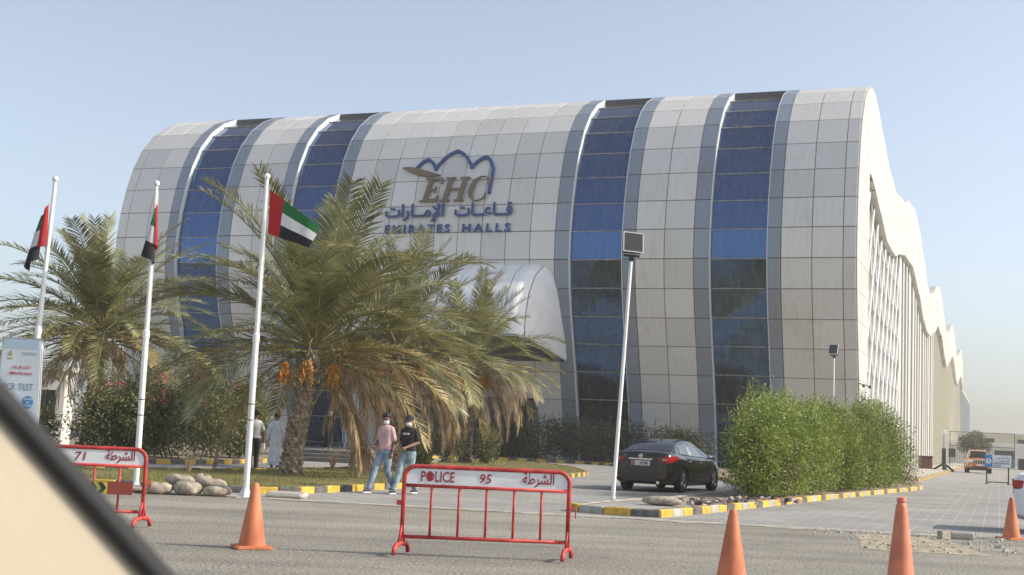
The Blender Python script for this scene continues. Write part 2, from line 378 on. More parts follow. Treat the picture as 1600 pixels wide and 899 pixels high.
# dead grass blades and low turf
def blades(name, poly, n, z, hmin, hmax, m, label):
    xs = [p[0] for p in poly]; ys = [p[1] for p in poly]; b = MB(); rr = random.Random(11); k = 0
    def inside(x, y):
        c = False; j = len(poly)-1
        for i in range(len(poly)):
            if (poly[i][1] > y) != (poly[j][1] > y) and x < (poly[j][0]-poly[i][0])*(y-poly[i][1])/(poly[j][1]-poly[i][1])+poly[i][0]: c = not c
            j = i
        return c
    while k < n:
        x = rr.uniform(min(xs), max(xs)); y = min(ys)+(max(ys)-min(ys))*rr.random()**1.5
        if not inside(x, y): continue
        k += 1
        if math.sin(x*1.7+math.sin(y*.9)*2)*math.sin(y*1.3+x*.6) < -.35 and rr.random() < .75: continue
        h = rr.uniform(hmin, hmax); a = rr.uniform(0, 6.3); d = rr.uniform(0, .6)*h; w = .006
        ca, sa = math.cos(a), math.sin(a)
        b.v += [(x-sa*w, y+ca*w, z-.01), (x+sa*w, y-ca*w, z-.01), (x+ca*d, y+sa*d, z+h)]
        i = len(b.v); b.f.append([i-3, i-2, i-1]); b.m.append(0)
    return tag(b.build(name, m), label, 'grass', kind='stuff')
isl1_in = [(x*.995+(-3)*.005, y*.99+42*.01) for x, y in isl1s[:-1]]
blades('lawn_grass', isl1_in, 52000, .11, .03, .085, mat('dry_grass', (.30, .25, .085), .8, var=.35, vscale=1.2, col2=(.21, .23, .06), trans=.25), 'short patchy yellow green grass on the island')
# ------------------------------------------------------------------ the exhibition hall
def panel_mat(name, c, dirt, rough=.38):
    m = bpy.data.materials.new(name); m.use_nodes = True; nt = m.node_tree; N = nt.nodes; Lk = nt.links
    b = N['Principled BSDF']; b.inputs['Roughness'].default_value = rough; b.inputs['Metallic'].default_value = .15
    g = N.new('ShaderNodeNewGeometry'); mp = N.new('ShaderNodeMapping'); mp.inputs['Scale'].default_value = (5, 5, .22); Lk.new(g.outputs[0], mp.inputs[0])
    nz = N.new('ShaderNodeTexNoise'); nz.inputs['Scale'].default_value = 1.0; nz.inputs['Detail'].default_value = 6; nz.inputs['Roughness'].default_value = .6; Lk.new(mp.outputs[0], nz.inputs[0])
    n2 = N.new('ShaderNodeTexNoise'); n2.inputs['Scale'].default_value = .22; n2.inputs['Detail'].default_value = 3; Lk.new(g.outputs[0], n2.inputs[0])
    mu = N.new('ShaderNodeMath'); mu.operation = 'MULTIPLY'; Lk.new(nz.outputs[0], mu.inputs[0]); Lk.new(n2.outputs[0], mu.inputs[1])
    rp = N.new('ShaderNodeValToRGB'); rp.color_ramp.elements[0].position = .24; rp.color_ramp.elements[1].position = .42
    rp.color_ramp.elements[0].color = (*c, 1); rp.color_ramp.elements[1].color = (*dirt, 1); Lk.new(mu.outputs[0], rp.inputs[0])
    oi = N.new('ShaderNodeObjectInfo'); mr = N.new('ShaderNodeMapRange'); mr.inputs[3].default_value = .90; mr.inputs[4].default_value = 1.07; Lk.new(oi.outputs['Random'], mr.inputs[0])
    hs = N.new('ShaderNodeHueSaturation'); Lk.new(rp.outputs[0], hs.inputs['Color']); Lk.new(mr.outputs[0], hs.inputs['Value'])
    Lk.new(hs.outputs[0], b.inputs['Base Color']); return m
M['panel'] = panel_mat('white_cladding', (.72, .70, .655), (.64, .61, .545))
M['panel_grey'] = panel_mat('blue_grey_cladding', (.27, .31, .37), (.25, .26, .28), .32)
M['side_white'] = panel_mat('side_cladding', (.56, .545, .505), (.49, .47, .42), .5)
M['joint'] = mat('joint_sealant', (.20, .155, .10), .9, var=.3, vscale=2)
def glass_mat(name, tint, rough=.05, dust=.09, bump=.06):
    m = bpy.data.materials.new(name); m.use_nodes = True; nt = m.node_tree; N = nt.nodes; Lk = nt.links
    b = N['Principled BSDF']; b.inputs['Metallic'].default_value = 1; b.inputs['Roughness'].default_value = rough; b.inputs['Base Color'].default_value = (*tint, 1)
    g = N.new('ShaderNodeNewGeometry'); mp = N.new('ShaderNodeMapping'); mp.inputs['Scale'].default_value = (4, 4, .3); Lk.new(g.outputs[0], mp.inputs[0])
    nz = N.new('ShaderNodeTexNoise'); nz.inputs['Scale'].default_value = 1.3; nz.inputs['Detail'].default_value = 6; Lk.new(mp.outputs[0], nz.inputs[0])
    mr = N.new('ShaderNodeMapRange'); mr.inputs[1].default_value = .3; mr.inputs[2].default_value = .75; mr.inputs[3].default_value = dust*.35; mr.inputs[4].default_value = dust*2; Lk.new(nz.outputs[0], mr.inputs[0])
    df = N.new('ShaderNodeBsdfDiffuse'); df.inputs[0].default_value = (.42, .39, .34, 1)
    mx = N.new('ShaderNodeMixShader'); Lk.new(mr.outputs[0], mx.inputs[0]); Lk.new(b.outputs[0], mx.inputs[1]); Lk.new(df.outputs[0], mx.inputs[2]); Lk.new(mx.outputs[0], N['Material Output'].inputs[0])
    n3 = N.new('ShaderNodeTexNoise'); n3.inputs['Scale'].default_value = .7; Lk.new(g.outputs[0], n3.inputs[0])
    bp = N.new('ShaderNodeBump'); bp.inputs['Strength'].default_value = bump; bp.inputs['Distance'].default_value = .15; Lk.new(n3.outputs[0], bp.inputs['Height']); Lk.new(bp.outputs[0], b.inputs['Normal'])
    return m
M['hall_glass'] = glass_mat('blue_mirror_glass', (.045, .115, .26), .05, .09)
M['side_glass'] = glass_mat('grey_side_glass', (.50, .52, .54), .25, .6)
M['door_glass'] = glass_mat('dark_door_glass', (.05, .055, .06), .05, .03)
M['transom'] = mat('transom_metal', (.32, .31, .28), .5, .3, var=.3, vscale=4)
M['soffit'] = mat('soffit_metal', (.10, .10, .11), .6)
M['reveal'] = mat('reveal_white', (.70, .71, .72), .4)
M['gold'] = mat('gold_fin', (.60, .56, .44), .5, .1)
M['bronze'] = mat('bronze_letter', (.20, .15, .095), .5, .3)
M['logo_blue'] = mat('logo_blue', (.035, .075, .23), .45)

WID = 48.27
PRO = [(3.5, -.3), (3.35, .3), (2.75, 2.7), (1.70, 6.0), (.85, 8.2), (.3, 10.0), (.02, 11.6), (.0, 13.3), (.2, 15.0), (.6, 16.7), (1.2, 18.4), (2.05, 19.9), (3.15, 21.1), (4.5, 22.05), (6.0, 22.7), (7.5, 23.05), (9, 23.2)]
dense = []
for i in range(len(PRO)-1):
    p0, p1, p2, p3 = [Vector((*PRO[min(max(j, 0), len(PRO)-1)], 0)) for j in (i-1, i, i+1, i+2)]
    for k in range(20):
        t = k/20; dense.append(.5*((2*p1)+(p2-p0)*t+(2*p0-5*p1+4*p2-p3)*t*t+(3*p1-p0-3*p2+p3)*t**3))
dense.append(Vector((*PRO[-1], 0)))
arc = [0]
for a, b in zip(dense, dense[1:]): arc.append(arc[-1]+(b-a).length)
def at_arc(s):
    s = min(max(s, 0), arc[-1])
    for i in range(len(arc)-1):
        if arc[i+1] >= s:
            t = (s-arc[i])/max(1e-9, arc[i+1]-arc[i]); p = dense[i].lerp(dense[i+1], t); return (p.x, p.y)
    return (dense[-1].x, dense[-1].y)
s_ref = next(arc[i] for i in range(len(arc)) if dense[i].y >= 11.62)
LROW = 1.69
kmin = -math.ceil(s_ref/LROW); kmax = int((arc[-1]-s_ref)/LROW)
JO = {k: at_arc(s_ref+k*LROW) for k in range(kmin, kmax+1)}
def prof_z(y):
    for a, b in zip(dense[120:], dense[121:]):
        if a.x <= y <= b.x and b.x > a.x: return a.y+(b.y-a.y)*(y-a.x)/(b.x-a.x)
    return 23.2

hall = empty('exhibition_hall', CORNER, -az)
tag(hall, 'long white exhibition hall with curved panelled front, blue glass strips and wavy roofline', 'building')

def seg(k, off, gap):
    a, c = Vector(JO[k]), Vector(JO[k+1]); d = (c-a).normalized(); n = Vector((-d.y, d.x))
    return a+d*gap+n*off, c-d*gap+n*off, n
def row_panel(k, w, th, off, gap, name, m, cache={}):
    key = (k, round(w, 3), th, off, name)
    if key not in cache:
        a, c, n = seg(k, off, gap); h = w/2-gap; b = MB(); a2, c2 = a+n*th, c+n*th; e = min(.012, th*.4)
        d = (c-a).normalized()
        vs = [(-h, a.x, a.y), (h, a.x, a.y), (h, c.x, c.y), (-h, c.x, c.y)]
        p, q = a2+d*e, c2-d*e
        vs += [(-h+e, p.x, p.y), (h-e, p.x, p.y), (h-e, q.x, q.y), (-h+e, q.x, q.y)]
        b.add(vs, [(3, 2, 1, 0), (4, 5, 6, 7), (0, 1, 5, 4), (1, 2, 6, 5), (2, 3, 7, 6), (3, 0, 4, 7)])
        cache[key] = b.mesh(name, m)
    return cache[key]

cols = []       # (t0, t1, kind)
half = [(0, .69, 'w'), (.69, 2.34, 'w'), (2.34, 4.01, 'w'), (4.01, 4.74, 'g'), (4.74, 7.99, 'x'), (7.99, 8.87, 'g'), (8.87, 10.56, 'w'), (10.56, 12.25, 'w'), (12.25, 13.02, 'g'), (13.02, 16.25, 'x'), (16.25, 17.12, 'g')]
cols += half
cw = (WID-2*17.12)/9
cols += [(17.12+i*cw, 17.12+(i+1)*cw, 'c%d' % i) for i in range(9)]
cols += [(WID-b, WID-a, k) for a, b, k in half]
KTOP = kmax-1
back = MB()
for t0, t1, kd in cols:
    xm, w = -(t0+t1)/2, t1-t0
    for k in range(kmin, kmax):
        if kd == 'x' and k < KTOP:
            if k < kmin: continue
            link('glass_pane', row_panel(k, w-.06, .03, -.24, .035, 'glass_pane', M['hall_glass']), hall, (xm, 0, 0))
            a, c, n = seg(k, -.44, 0)
            continue
        ent = kd[0] == 'c' and kd not in ('c0', 'c8') and JO[k+1][1] < 4.0
        if ent: continue
        if kd == 'g': link('grey_panel', row_panel(k, w, .07, 0, .012, 'grey_panel', M['panel_grey']), hall, (xm, 0, 0))
        else: link('white_panel', row_panel(k, w, .06, 0, .014, 'white_panel', M['panel']), hall, (xm, 0, 0))
        a, c, n = seg(k, .012, 0)
        back.add([(-t0, a.x, a.y), (-t1, a.x, a.y), (-t1, c.x, c.y), (-t0, c.x, c.y)], [(0, 3, 2, 1)])
back.build('panel_backing', M['joint'], hall)
for t0, t1, kd in cols:
    if kd != 'x': continue
    xm, w = -(t0+t1)/2, t1-t0
    for sx in (0, 1):      # reveals down both sides of the strip
        b = MB(); X = -t0-.02 if sx == 0 else -t1+.02
        for k in range(kmin, KTOP):
            a, c, n = seg(k, .07, 0); a2, c2 = a-n*.40, c-n*.40
            for xx in (X-.025, X+.025): b.add([(xx, a.x, a.y), (xx, c.x, c.y), (xx, c2.x, c2.y), (xx, a2.x, a2.y)], [(0, 1, 2, 3)])
            b.add([(X-.025, a.x, a.y), (X+.025, a.x, a.y), (X+.025, c.x, c.y), (X-.025, c.x, c.y)], [(0, 1, 2, 3)])
        b.build('reveal', M['reveal'], hall)
    for k in range(kmin+1, KTOP):
        y, z = JO[k]; a, c, n = seg(k, 0, 0); b = MB()
        b.box((0, 0, 0), (w-.1, .10, .055)); ang = math.atan2(-n.y, -n.x)
        b.build('transom', M['transom'], hall, loc=(xm, y-n.x*.22, z-n.y*.22), rot=(ang, 0, 0))
    a, c, n = seg(KTOP, .06, 0); b = MB(); d = (c-a).normalized(); a2 = a-n*.5
    b.add([(-t0, a.x, a.y), (-t1, a.x, a.y), (-t1, a2.x, a2.y), (-t0, a2.x, a2.y), (-t0, a.x+d.x*.05, a.y+d.y*.05), (-t1, a.x+d.x*.05, a.y+d.y*.05), (-t1, a2.x+d.x*.05, a2.y+d.y*.05), (-t0, a2.x+d.x*.05, a2.y+d.y*.05)],
          [(0, 1, 2, 3), (7, 6, 5, 4), (0, 4, 5, 1), (1, 5, 6, 2), (2, 6, 7, 3), (3, 7, 4, 0)])
    b.build('soffit', M['soffit'], hall)

# entrance: recessed dark glass doors
x0, x1 = -(17.12+cw), -(17.12+8*cw)
b = MB(); b.box(((x0+x1)/2, 4.6, 2.0), (x0-x1, .06, 4.0)); g = b.build('entrance_glazing', M['door_glass'], hall)
for i in range(8):
    b = MB(); b.box((x1+(x0-x1)*i/7, 4.5, 2.0), (.09, .14, 4.0)); b.build('door_mullion', M['soffit'], hall)
b = MB(); b.box(((x0+x1)/2, 3.9, 4.02), (x0-x1, 1.7, .08)); b.build('entrance_ceiling', M['reveal'], hall)
for xx in (x0, x1):
    b = MB(); b.box((xx, 4.0, 2.0), (.06, 1.6, 4.0)); b.build('entrance_cheek', M['panel'], hall)
b = MB(); b.box((-28.6, 4.44, 1.15), (1.3, .06, 2.2)); b.build('wooden_door', mat('wood_door', (.20, .10, .05), .6, var=.3, vscale=8, stretch=(6, 6, .5)), hall)

# hooded canopy over the entrance
can = empty('entrance_canopy', (-24.13, 0, 0), 0, hall)
cp = [(1.2, 11.6), (-.6, 11.3), (-2.0, 10.6), (-3.0, 9.5), (-3.5, 8.2), (-3.6, 7.0)]
CW = 7.5; M['canopy'] = mat('canopy_white', (.84, .83, .80), .45, var=.04, vscale=1)
def hood(u, v):      # u across, v down the curve; the ends are swept back towards the wall
    i = min(int(v*(len(cp)-1)), len(cp)-2); f = v*(len(cp)-1)-i
    y = cp[i][0]+(cp[i+1][0]-cp[i][0])*f; z = cp[i][1]+(cp[i+1][1]-cp[i][1])*f
    x = (u*2-1); e = max(0, (abs(x)-.80)/.20)
    return (x*CW, y+(1.6-y)*e**1.7*.98, z-e**2*1.1)
npx = 14
for i in range(npx):
    b = MB(); u0, u1 = i/npx+.0012, (i+1)/npx-.0012
    b.grid(lambda u, v: hood(u0+(u1-u0)*u, v), 3, 10)
    b.grid(lambda u, v: tuple(Vector(hood(u0+(u1-u0)*u, v))+Vector((0, .16, -.1))), 3, 10, flip=True)
    b.build('canopy_panel', M['canopy'], can, smooth=True)
b = MB()
b.grid(lambda u, v: (lambda p, q: tuple(Vector(p).lerp(Vector(q), v)))(hood(u, 1), (hood(u, 1)[0], 2.2, 5.7)), 20, 4)
b.build('canopy_underside', M['soffit'], can)

# ---- side wall: wavy band, lattice bay, piers and fins
def curve(pts, x):
    if x <= pts[0][0]: return pts[0][1]
    for (a, za), (b_, zb) in zip(pts, pts[1:]):
        if x <= b_:
            t = (x-a)/(b_-a); t = t*t*(3-2*t)*.5+t*.5; return za+(zb-za)*t
    return pts[-1][1]
ZT = [(9.0, 23.2), (11.5, 22.9), (15.7, 22.0), (21.8, 20.9), (27, 20.5), (34.7, 21.3), (42, 22.6), (50, 23.2), (57, 22.6), (64, 21.1), (71, 19.4), (77, 18.9), (85, 20), (93, 21.7), (100, 22.4), (108, 22), (116, 20.3), (125, 19), (134, 20), (143, 21.7), (150, 22.4), (158, 22), (166, 20.3), (175, 19), (184, 20), (193, 21.7), (200, 22.2), (212, 20.5)]
ZB = [(6.4, 17.6), (7.4, 17.8), (9.5, 17.5), (13.9, 16.7), (19.7, 15.6), (26.9, 15.7), (32, 16.6), (37.5, 17.3), (47, 17.7), (57.5, 16.4), (64, 14.9), (71, 14.2), (78, 14.3), (88, 15.6), (98, 17.3), (108, 16.9), (118, 14.9), (126, 14), (136, 15.3), (150, 17.3), (160, 16.6), (170, 14.6), (178, 14.1), (188, 15.6), (200, 17), (212, 15.5)]
def ztop(s): return prof_z(s) if s < 9.0 else curve(ZT, s)
def zbot(s): return curve(ZB, s)
SIDE = TR((0, 0, 0)) @ Matrix(((0, 0, 1, 0), (1, 0, 0, 0), (0, 1, 0, 0), (0, 0, 0, 1)))   # (s, z, depth) -> local (depth, s, z)
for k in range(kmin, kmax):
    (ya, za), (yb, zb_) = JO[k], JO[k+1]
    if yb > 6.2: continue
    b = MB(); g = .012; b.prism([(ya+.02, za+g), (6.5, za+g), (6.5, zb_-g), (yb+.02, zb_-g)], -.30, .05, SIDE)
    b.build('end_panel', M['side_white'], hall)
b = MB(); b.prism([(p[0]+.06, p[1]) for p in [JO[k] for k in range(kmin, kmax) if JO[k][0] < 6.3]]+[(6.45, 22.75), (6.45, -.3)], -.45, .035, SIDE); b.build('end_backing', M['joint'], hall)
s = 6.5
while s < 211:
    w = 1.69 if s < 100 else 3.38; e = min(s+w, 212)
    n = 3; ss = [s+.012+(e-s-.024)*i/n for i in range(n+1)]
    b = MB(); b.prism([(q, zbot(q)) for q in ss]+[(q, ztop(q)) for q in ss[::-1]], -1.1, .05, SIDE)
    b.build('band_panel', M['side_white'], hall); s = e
b = MB(); ss = [6.5+i*2.57 for i in range(81)]
b.prism([(q, zbot(q)+.05) for q in ss]+[(q, ztop(q)-.06) for q in ss[::-1]], -1.0, .03, SIDE); b.build('band_backing', M['joint'], hall)
# glazing behind the lattice: panes between slim mullions
s = 6.5
while s < 36:
    e = min(s+2.95, 36.1); zz = 0
    while zz < 18:
        z1 = zz+3.4; lo = min(zbot(s), zbot(e))+1
        if zz < lo:
            b = MB(); b.prism([(s+.03, zz+.03), (e-.03, zz+.03), (e-.03, min(z1, lo)-.03), (s+.03, min(z1, lo)-.03)], -.55, -.50, SIDE); b.build('side_pane', M['side_glass'], hall)
        zz = z1
    s = e
b = MB(); b.prism([(6.5, -.2), (36.1, -.2)]+[(36.1-i*2.96, zbot(36.1-i*2.96)+1) for i in range(11)], -.66, -.58, SIDE); b.build('glazing_backing', M['transom'], hall)
for sg in (-1, 1):
    for i in range(-10, 20):
        a = i*3.3; seg_ = []
        for j in range(0, 190):
            z = j*.1; q = a+sg*z*.80+3
            if 6.7 < q < 35.8 and z < zbot(q)+.2: seg_.append((q, z))
        if len(seg_) > 8:
            b = MB(); b.tube([(-.34+sg*.05, seg_[0][0], seg_[0][1]), (-.34+sg*.05, seg_[-1][0], seg_[-1][1])], .075, 6); b.build('lattice_bar', M['reveal'], hall)
b = MB(); b.prism([(36.2, -.2), (211.8, -.2)]+[(211.8-i*2.195, zbot(211.8-i*2.195)+1) for i in range(81)], -.66, -.55, SIDE); b.build('pier_glazing', M['side_glass'], hall)
s = 36.1; i = 0
while s < 92:
    w = (2.3, 1.5, 1.5, 2.6)[i % 4]; b = MB(); b.prism([(s, -.2), (s+w, -.2), (s+w, zbot(s+w)+.5), (s, zbot(s)+.5)], -.54, -.30, SIDE); b.build('pier', M['side_white'], hall); s += w+(1.9, 2.4, 2.0, 2.8)[i % 4]; i += 1
while s < 211:
    b = MB(); b.prism([(s, -.2), (s+.3, -.2), (s+.3, zbot(s)+.5), (s, zbot(s)+.5)], -.54, -.42, SIDE); b.build('fin', M['gold'] if s < 190 else M['side_white'], hall); s += 1.35
# roof and left gable
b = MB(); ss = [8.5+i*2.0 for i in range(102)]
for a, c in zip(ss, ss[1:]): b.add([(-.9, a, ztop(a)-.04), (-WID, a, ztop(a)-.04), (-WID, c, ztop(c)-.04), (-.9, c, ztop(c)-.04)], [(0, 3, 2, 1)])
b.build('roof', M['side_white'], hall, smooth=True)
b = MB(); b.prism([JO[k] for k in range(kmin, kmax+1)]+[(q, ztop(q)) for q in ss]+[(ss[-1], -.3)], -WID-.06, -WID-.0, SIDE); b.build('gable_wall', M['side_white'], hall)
b = MB(); b.box((-WID/2, 212, 9), (WID, .3, 19)); b.build('rear_wall', M['side_white'], hall)
# two small cameras on the side wall corner
for yy, zz in ((1.9, 4.9), (5.4, 5.0)):
    b = MB(); b.box((.30, yy, zz), (.12, .5, .14)); b.tube([(.05, yy, zz+.12), (.28, yy, zz+.06)], .03, 6); b.build('security_camera', M['black'], hall)

# ---- logo and lettering standing proud of the panels
def on_front(x, z, out=.14):
    for k in range(kmin, kmax):
        if JO[k][1] <= z <= JO[k+1][1]:
            a, c, n = seg(k, 0, 0); t = (z-a.y)/(c.y-a.y); return Vector((x, a.x+(c.x-a.x)*t+n.x*out, z+n.y*out)), math.atan2(c.x-a.x, c.y-a.y)
def flat_sign(name, me, x, z, zc):
    p, lean = on_front(x, zc, .16)
    # lettering lies on the panel plane through zc
    return link(name, me, hall, (x, p.y-(zc-z)*math.tan(lean)*1.0, z), (R(90)-lean, 0, 0))
SLANT = .17
def letter(polys, x, z, h):
    b = MB()
    for pl in polys: b.prism([(px*h+py*h*SLANT, py*h) for px, py in pl], 0, .14)
    return flat_sign('bronze_letter', b.mesh('bronze_letter', M['bronze']), x, z, z+h/2)
def rect(a, b_, c, d): return [(a, b_), (c, b_), (c, d), (a, d)]
Epoly = [rect(.13, .04, .30, .96), rect(.0, 0, .70, .055), rect(.0, .945, .70, 1), [(.30, .055), (.60, .055), (.70, .055), (.74, .26), (.70, .26), (.62, .115), (.30, .10)], [(.30, .90), (.62, .885), (.68, .76), (.72, .76), (.70, .945), (.30, .945)], [(.30, .48), (.52, .48), (.52, .53), (.30, .53)], rect(.51, .38, .555, .63)]
Hpoly = [rect(.12, .04, .29, .96), rect(.72, .04, .89, .96), rect(0, 0, .41, .055), rect(0, .945, .41, 1), rect(.60, 0, 1.01, .055), rect(.60, .945, 1.01, 1), rect(.29, .475, .72, .535)]
Cp = []
for i in range(24):
    a0 = R(50)+R(268)*i/24; a1 = R(50)+R(268)*(i+1)/24
    th = lambda a: .045+.145*max(0, -math.cos(a))**1.3
    Cp.append([(.45+.45*math.cos(a0), .5+.52*math.sin(a0)), (.45+.45*math.cos(a1), .5+.52*math.sin(a1)), (.45+(.45-th(a1))*math.cos(a1), .5+(.52-th(a1)*.6)*math.sin(a1)), (.45+(.45-th(a0))*math.cos(a0), .5+(.52-th(a0)*.6)*math.sin(a0))])
Cp += [rect(.73, .66, .79, .98), rect(.72, .06, .77, .30)]
for pl, x in ((Epoly, -26.05), (Hpoly, -24.72), (Cp, -23.0)): letter(pl, x, 15.30, 1.58)
# three pointed arches drawn as one bent bar
def ogee(x0, z0, x1, z1, xt, zt, n=9):
    L = []
    for i in range(n+1):
        t = i/n; L.append((x0+(xt-x0)*t, z0+(zt-z0)*(math.sin(t*math.pi/2)**.8*.92+.08*t**6)))
    for i in range(1, n+1):
        t = 1-i/n; L.append((x1+(xt-x1)*t, z1+(zt-z1)*(math.sin(t*math.pi/2)**.8*.92+.08*t**6)))
    return L
line = ogee(-26.75, 17.35, -25.35, 17.42, -26.0, 18.1)+ogee(-25.35, 17.42, -22.95, 17.45, -24.12, 18.62)[1:]+ogee(-22.95, 17.45, -21.5, 17.3, -22.1, 18.15)[1:]+[(-21.5, 16.6), (-21.55, 15.75)]
b = MB()
P3 = [on_front(x, z, .14)[0] for x, z in line]
for p, q in zip(P3, P3[1:]):
    d = (q-p); L = d.length; mid = (p+q)/2
    zax = d.normalized(); yax = Vector((0, 1, -.25)).normalized(); xax = yax.cross(zax).normalized(); yax = zax.cross(xax)
    b.box((0, 0, 0), (.19, .14, L+.06), Matrix.Translation(mid) @ Matrix((xax, yax, zax)).transposed().to_4x4())
b.build('logo_arches', M['logo_blue'], hall)
sw = []
for i in range(13): t = i/12; sw.append((-27.65+2.75*t, 17.62-.62*math.sin(t*2.4)*.75-.28*t+.0*t))
lo = [(x, z) for x, z in sw]; hi = [(-27.65+2.75*t, 17.62-.62*math.sin(t*2.4)*.75-.28*t+.46*math.sin(math.pi*t)**.8*(1.1-.35*t)) for t in [i/12 for i in range(12, -1, -1)]]
b = MB(); z0 = 17.1; b.prism([(x+26.2, z-z0) for x, z in lo+hi[1:-1]], 0, .12); flat_sign('logo_leaf', b.mesh('logo_leaf', M['bronze']), -26.2, z0, 17.3)
link_ = flat_sign('arabic_lettering', text_mesh(AR_HALLS, M['logo_blue'], .78, .02, .1, width=3.75), -21.75, 14.38, 14.7)
link_ = flat_sign('arabic_lettering', text_mesh(AR_EMIR, M['logo_blue'], .78, .02, .1, width=3.95), -26.3, 14.38, 14.7)
flat_sign('english_lettering', text_mesh('HALLS', M['logo_blue'], .50, .022, .1, width=3.1, space=1.45), -21.45, 13.36, 13.6)
flat_sign('english_lettering', text_mesh('EMIRATES', M['logo_blue'], .50, .022, .1, width=4.35, space=1.4), -26.0, 13.36, 13.6)
# ------------------------------------------------------------------ palms
M['leaf'] = mat('palm_leaf', (.155, .175, .06), .35, var=.3, vscale=1.3, col2=(.36, .345, .16), objvar=.3, trans=.2)
M['leaf_dry'] = mat('dry_palm_leaf', (.38, .265, .155), .8, var=.35, vscale=2, col2=(.60, .46, .31), objvar=.2, trans=.18)
M['leaf_half'] = mat('yellowing_palm_leaf', (.28, .24, .09), .6, var=.3, vscale=2, col2=(.46, .37, .18), objvar=.2, trans=.2)
M['trunk'] = mat('palm_trunk', (.26, .20, .135), .95, var=.4, vscale=7, col2=(.46, .38, .27), bump=.8, bscale=22)
M['dates'] = mat('dates', (.55, .24, .04), .45, var=.3, vscale=9)
M['stalk'] = mat('stalk', (.24, .20, .075), .7)

def frond_mesh(L, e0, bend, dry, seed):
    """arching feather leaf: rachis in local XZ, leaflets either side"""
    rr = random.Random(seed); b = MB(); n = 26; pts = []; p = Vector((0, 0, 0)); side = rr.uniform(-.25, .25)
    tang = []
    for i in range(n+1):
        u = i/n; a = e0-bend*u**1.35; t = Vector((math.cos(a)*math.cos(side*u), math.cos(a)*math.sin(side*u), math.sin(a)))
        pts.append(p.copy()); tang.append(t); p = p+t*(L/n)
    b.mi = 1
    b.tube(pts, [.022*(1-.85*i/n)+.004 for i in range(n+1)], 5)
    b.mi = 0
    npairs = 60 if dry != 1 else 70
    for k in range(npairs):
        u = .13+.87*(k+rr.uniform(-.2, .2))/npairs; u = min(.999, max(.1, u)); f = u*n; i = min(int(f), n-1)
        q = pts[i].lerp(pts[i+1], f-i); t = tang[i].lerp(tang[i+1], f-i).normalized()
        lat0 = Vector((-math.sin(side*u), math.cos(side*u), 0)); up = t.cross(lat0).normalized()
        if up.z < 0 and not dry: pass
        ll = (.70*math.sin(math.pi*(.12+.80*u))**.7+.08)*L/4.2*rr.uniform(.85, 1.1)
        for sg in (-1, 1):
            if dry == 1 and rr.random() < .10: continue
            lat = lat0*sg; fw = .62+.55*u+rr.uniform(-.12, .12); lift = rr.uniform(.10, .62) if dry != 1 else rr.uniform(-.3, .25)
            d = (t*fw+lat*(1.0 if dry != 1 else .42)+up*lift); d.normalize()
            dr = (-.10 if dry != 1 else -.75)-rr.random()*(.14 if dry != 1 else .6)
            mid = q+d*ll*.5+Vector((0, 0, dr*ll*.25)); d2 = (d+Vector((0, 0, dr*1.4))).normalized(); tip = mid+d2*ll*.5
            w = d.cross(up).normalized()*(.0195 if dry != 1 else .0095); tw = up*rr.uniform(-.010, .010)
            vs = [q-w*.5, q+w*.5, mid+w+tw, mid-w-tw, tip]
            bb = len(b.v); b.v += [tuple(v) for v in vs]
            b.f += [[bb, bb+1, bb+2, bb+3], [bb+3, bb+2, bb+4]]; b.m += [0, 0]
    me = b.mesh('frond', [M['leaf_dry'] if dry == 1 else (M['leaf_half'] if dry == .5 else M['leaf']), M['stalk']]); return me

def set_variants():
    V = {'top': [], 'up': [], 'mid': [], 'low': [], 'half': [], 'dry': []}
    for i in range(3): V['top'].append(frond_mesh(3.7, R(84-5*i), R(20+8*i), 0, 10+i))
    for i in range(4): V['up'].append(frond_mesh(4.1, R(68-5*i), R(36+8*i), 0, 20+i))
    for i in range(4): V['mid'].append(frond_mesh(4.3, R(46-6*i), R(48+8*i), 0, 30+i))
    for i in range(4): V['low'].append(frond_mesh(4.1, R(24-6*i), R(50+8*i), 0, 40+i))
    for i in range(3): V['half'].append(frond_mesh(3.8, R(10-8*i), R(55+6*i), .5, 50+i))
    for i in range(6): V['dry'].append(frond_mesh(3.9, R(18-12*i), R(104-9*i), 1, 60+i))
    return V
VAR = set_variants()

def trunk_mesh(h, r0, r1, lean, seed):
    rr = random.Random(seed); b = MB(); n = 14; pts = []
    for i in range(n+1):
        u = i/n; pts.append(Vector((lean[0]*u**1.4, lean[1]*u**1.4, -.15+(h+.15)*u)))
    rad = [r0*(1.25-.25*min(1, i/3)) if i < 3 else r0+(r1-r0)*i/n for i in range(n+1)]
    b.tube(pts, [x*.86 for x in rad], 12)
    rows = int(h/.115)
    for j in range(rows):          # the stubs of old leaves, in a spiral
        u = (j+.4)/rows; f = u*n; i = min(int(f), n-1); c = pts[i].lerp(pts[i+1], f-i); r_ = rad[i]+(rad[i+1]-rad[i])*(f-i)
        for k in range(9):
            a = 2*math.pi*(k+.5*(j % 2))/9+rr.uniform(-.12, .12); s = rr.uniform(.8, 1.2)
            Mx = Matrix.Translation(c) @ Matrix.Rotation(a, 4, 'Z') @ Matrix.Translation((r_*.84, 0, 0)) @ Matrix.Rotation(R(rr.uniform(14, 34)), 4, 'Y')
            b.add([(-.02, -.075*s, -.06), (-.02, .075*s, -.06), (.045*s, .05*s, -.02), (.045*s, -.05*s, -.02), (.0, -.05*s, .10*s), (.0, .05*s, .10*s), (.055*s, .03*s, .085*s), (.055*s, -.03*s, .085*s)],
                  [(0, 3, 2, 1), (4, 5, 6, 7), (0, 1, 5, 4), (1, 2, 6, 5), (2, 3, 7, 6), (3, 0, 4, 7)], Mx)
    return b.mesh('trunk', M['trunk']), pts[-1]

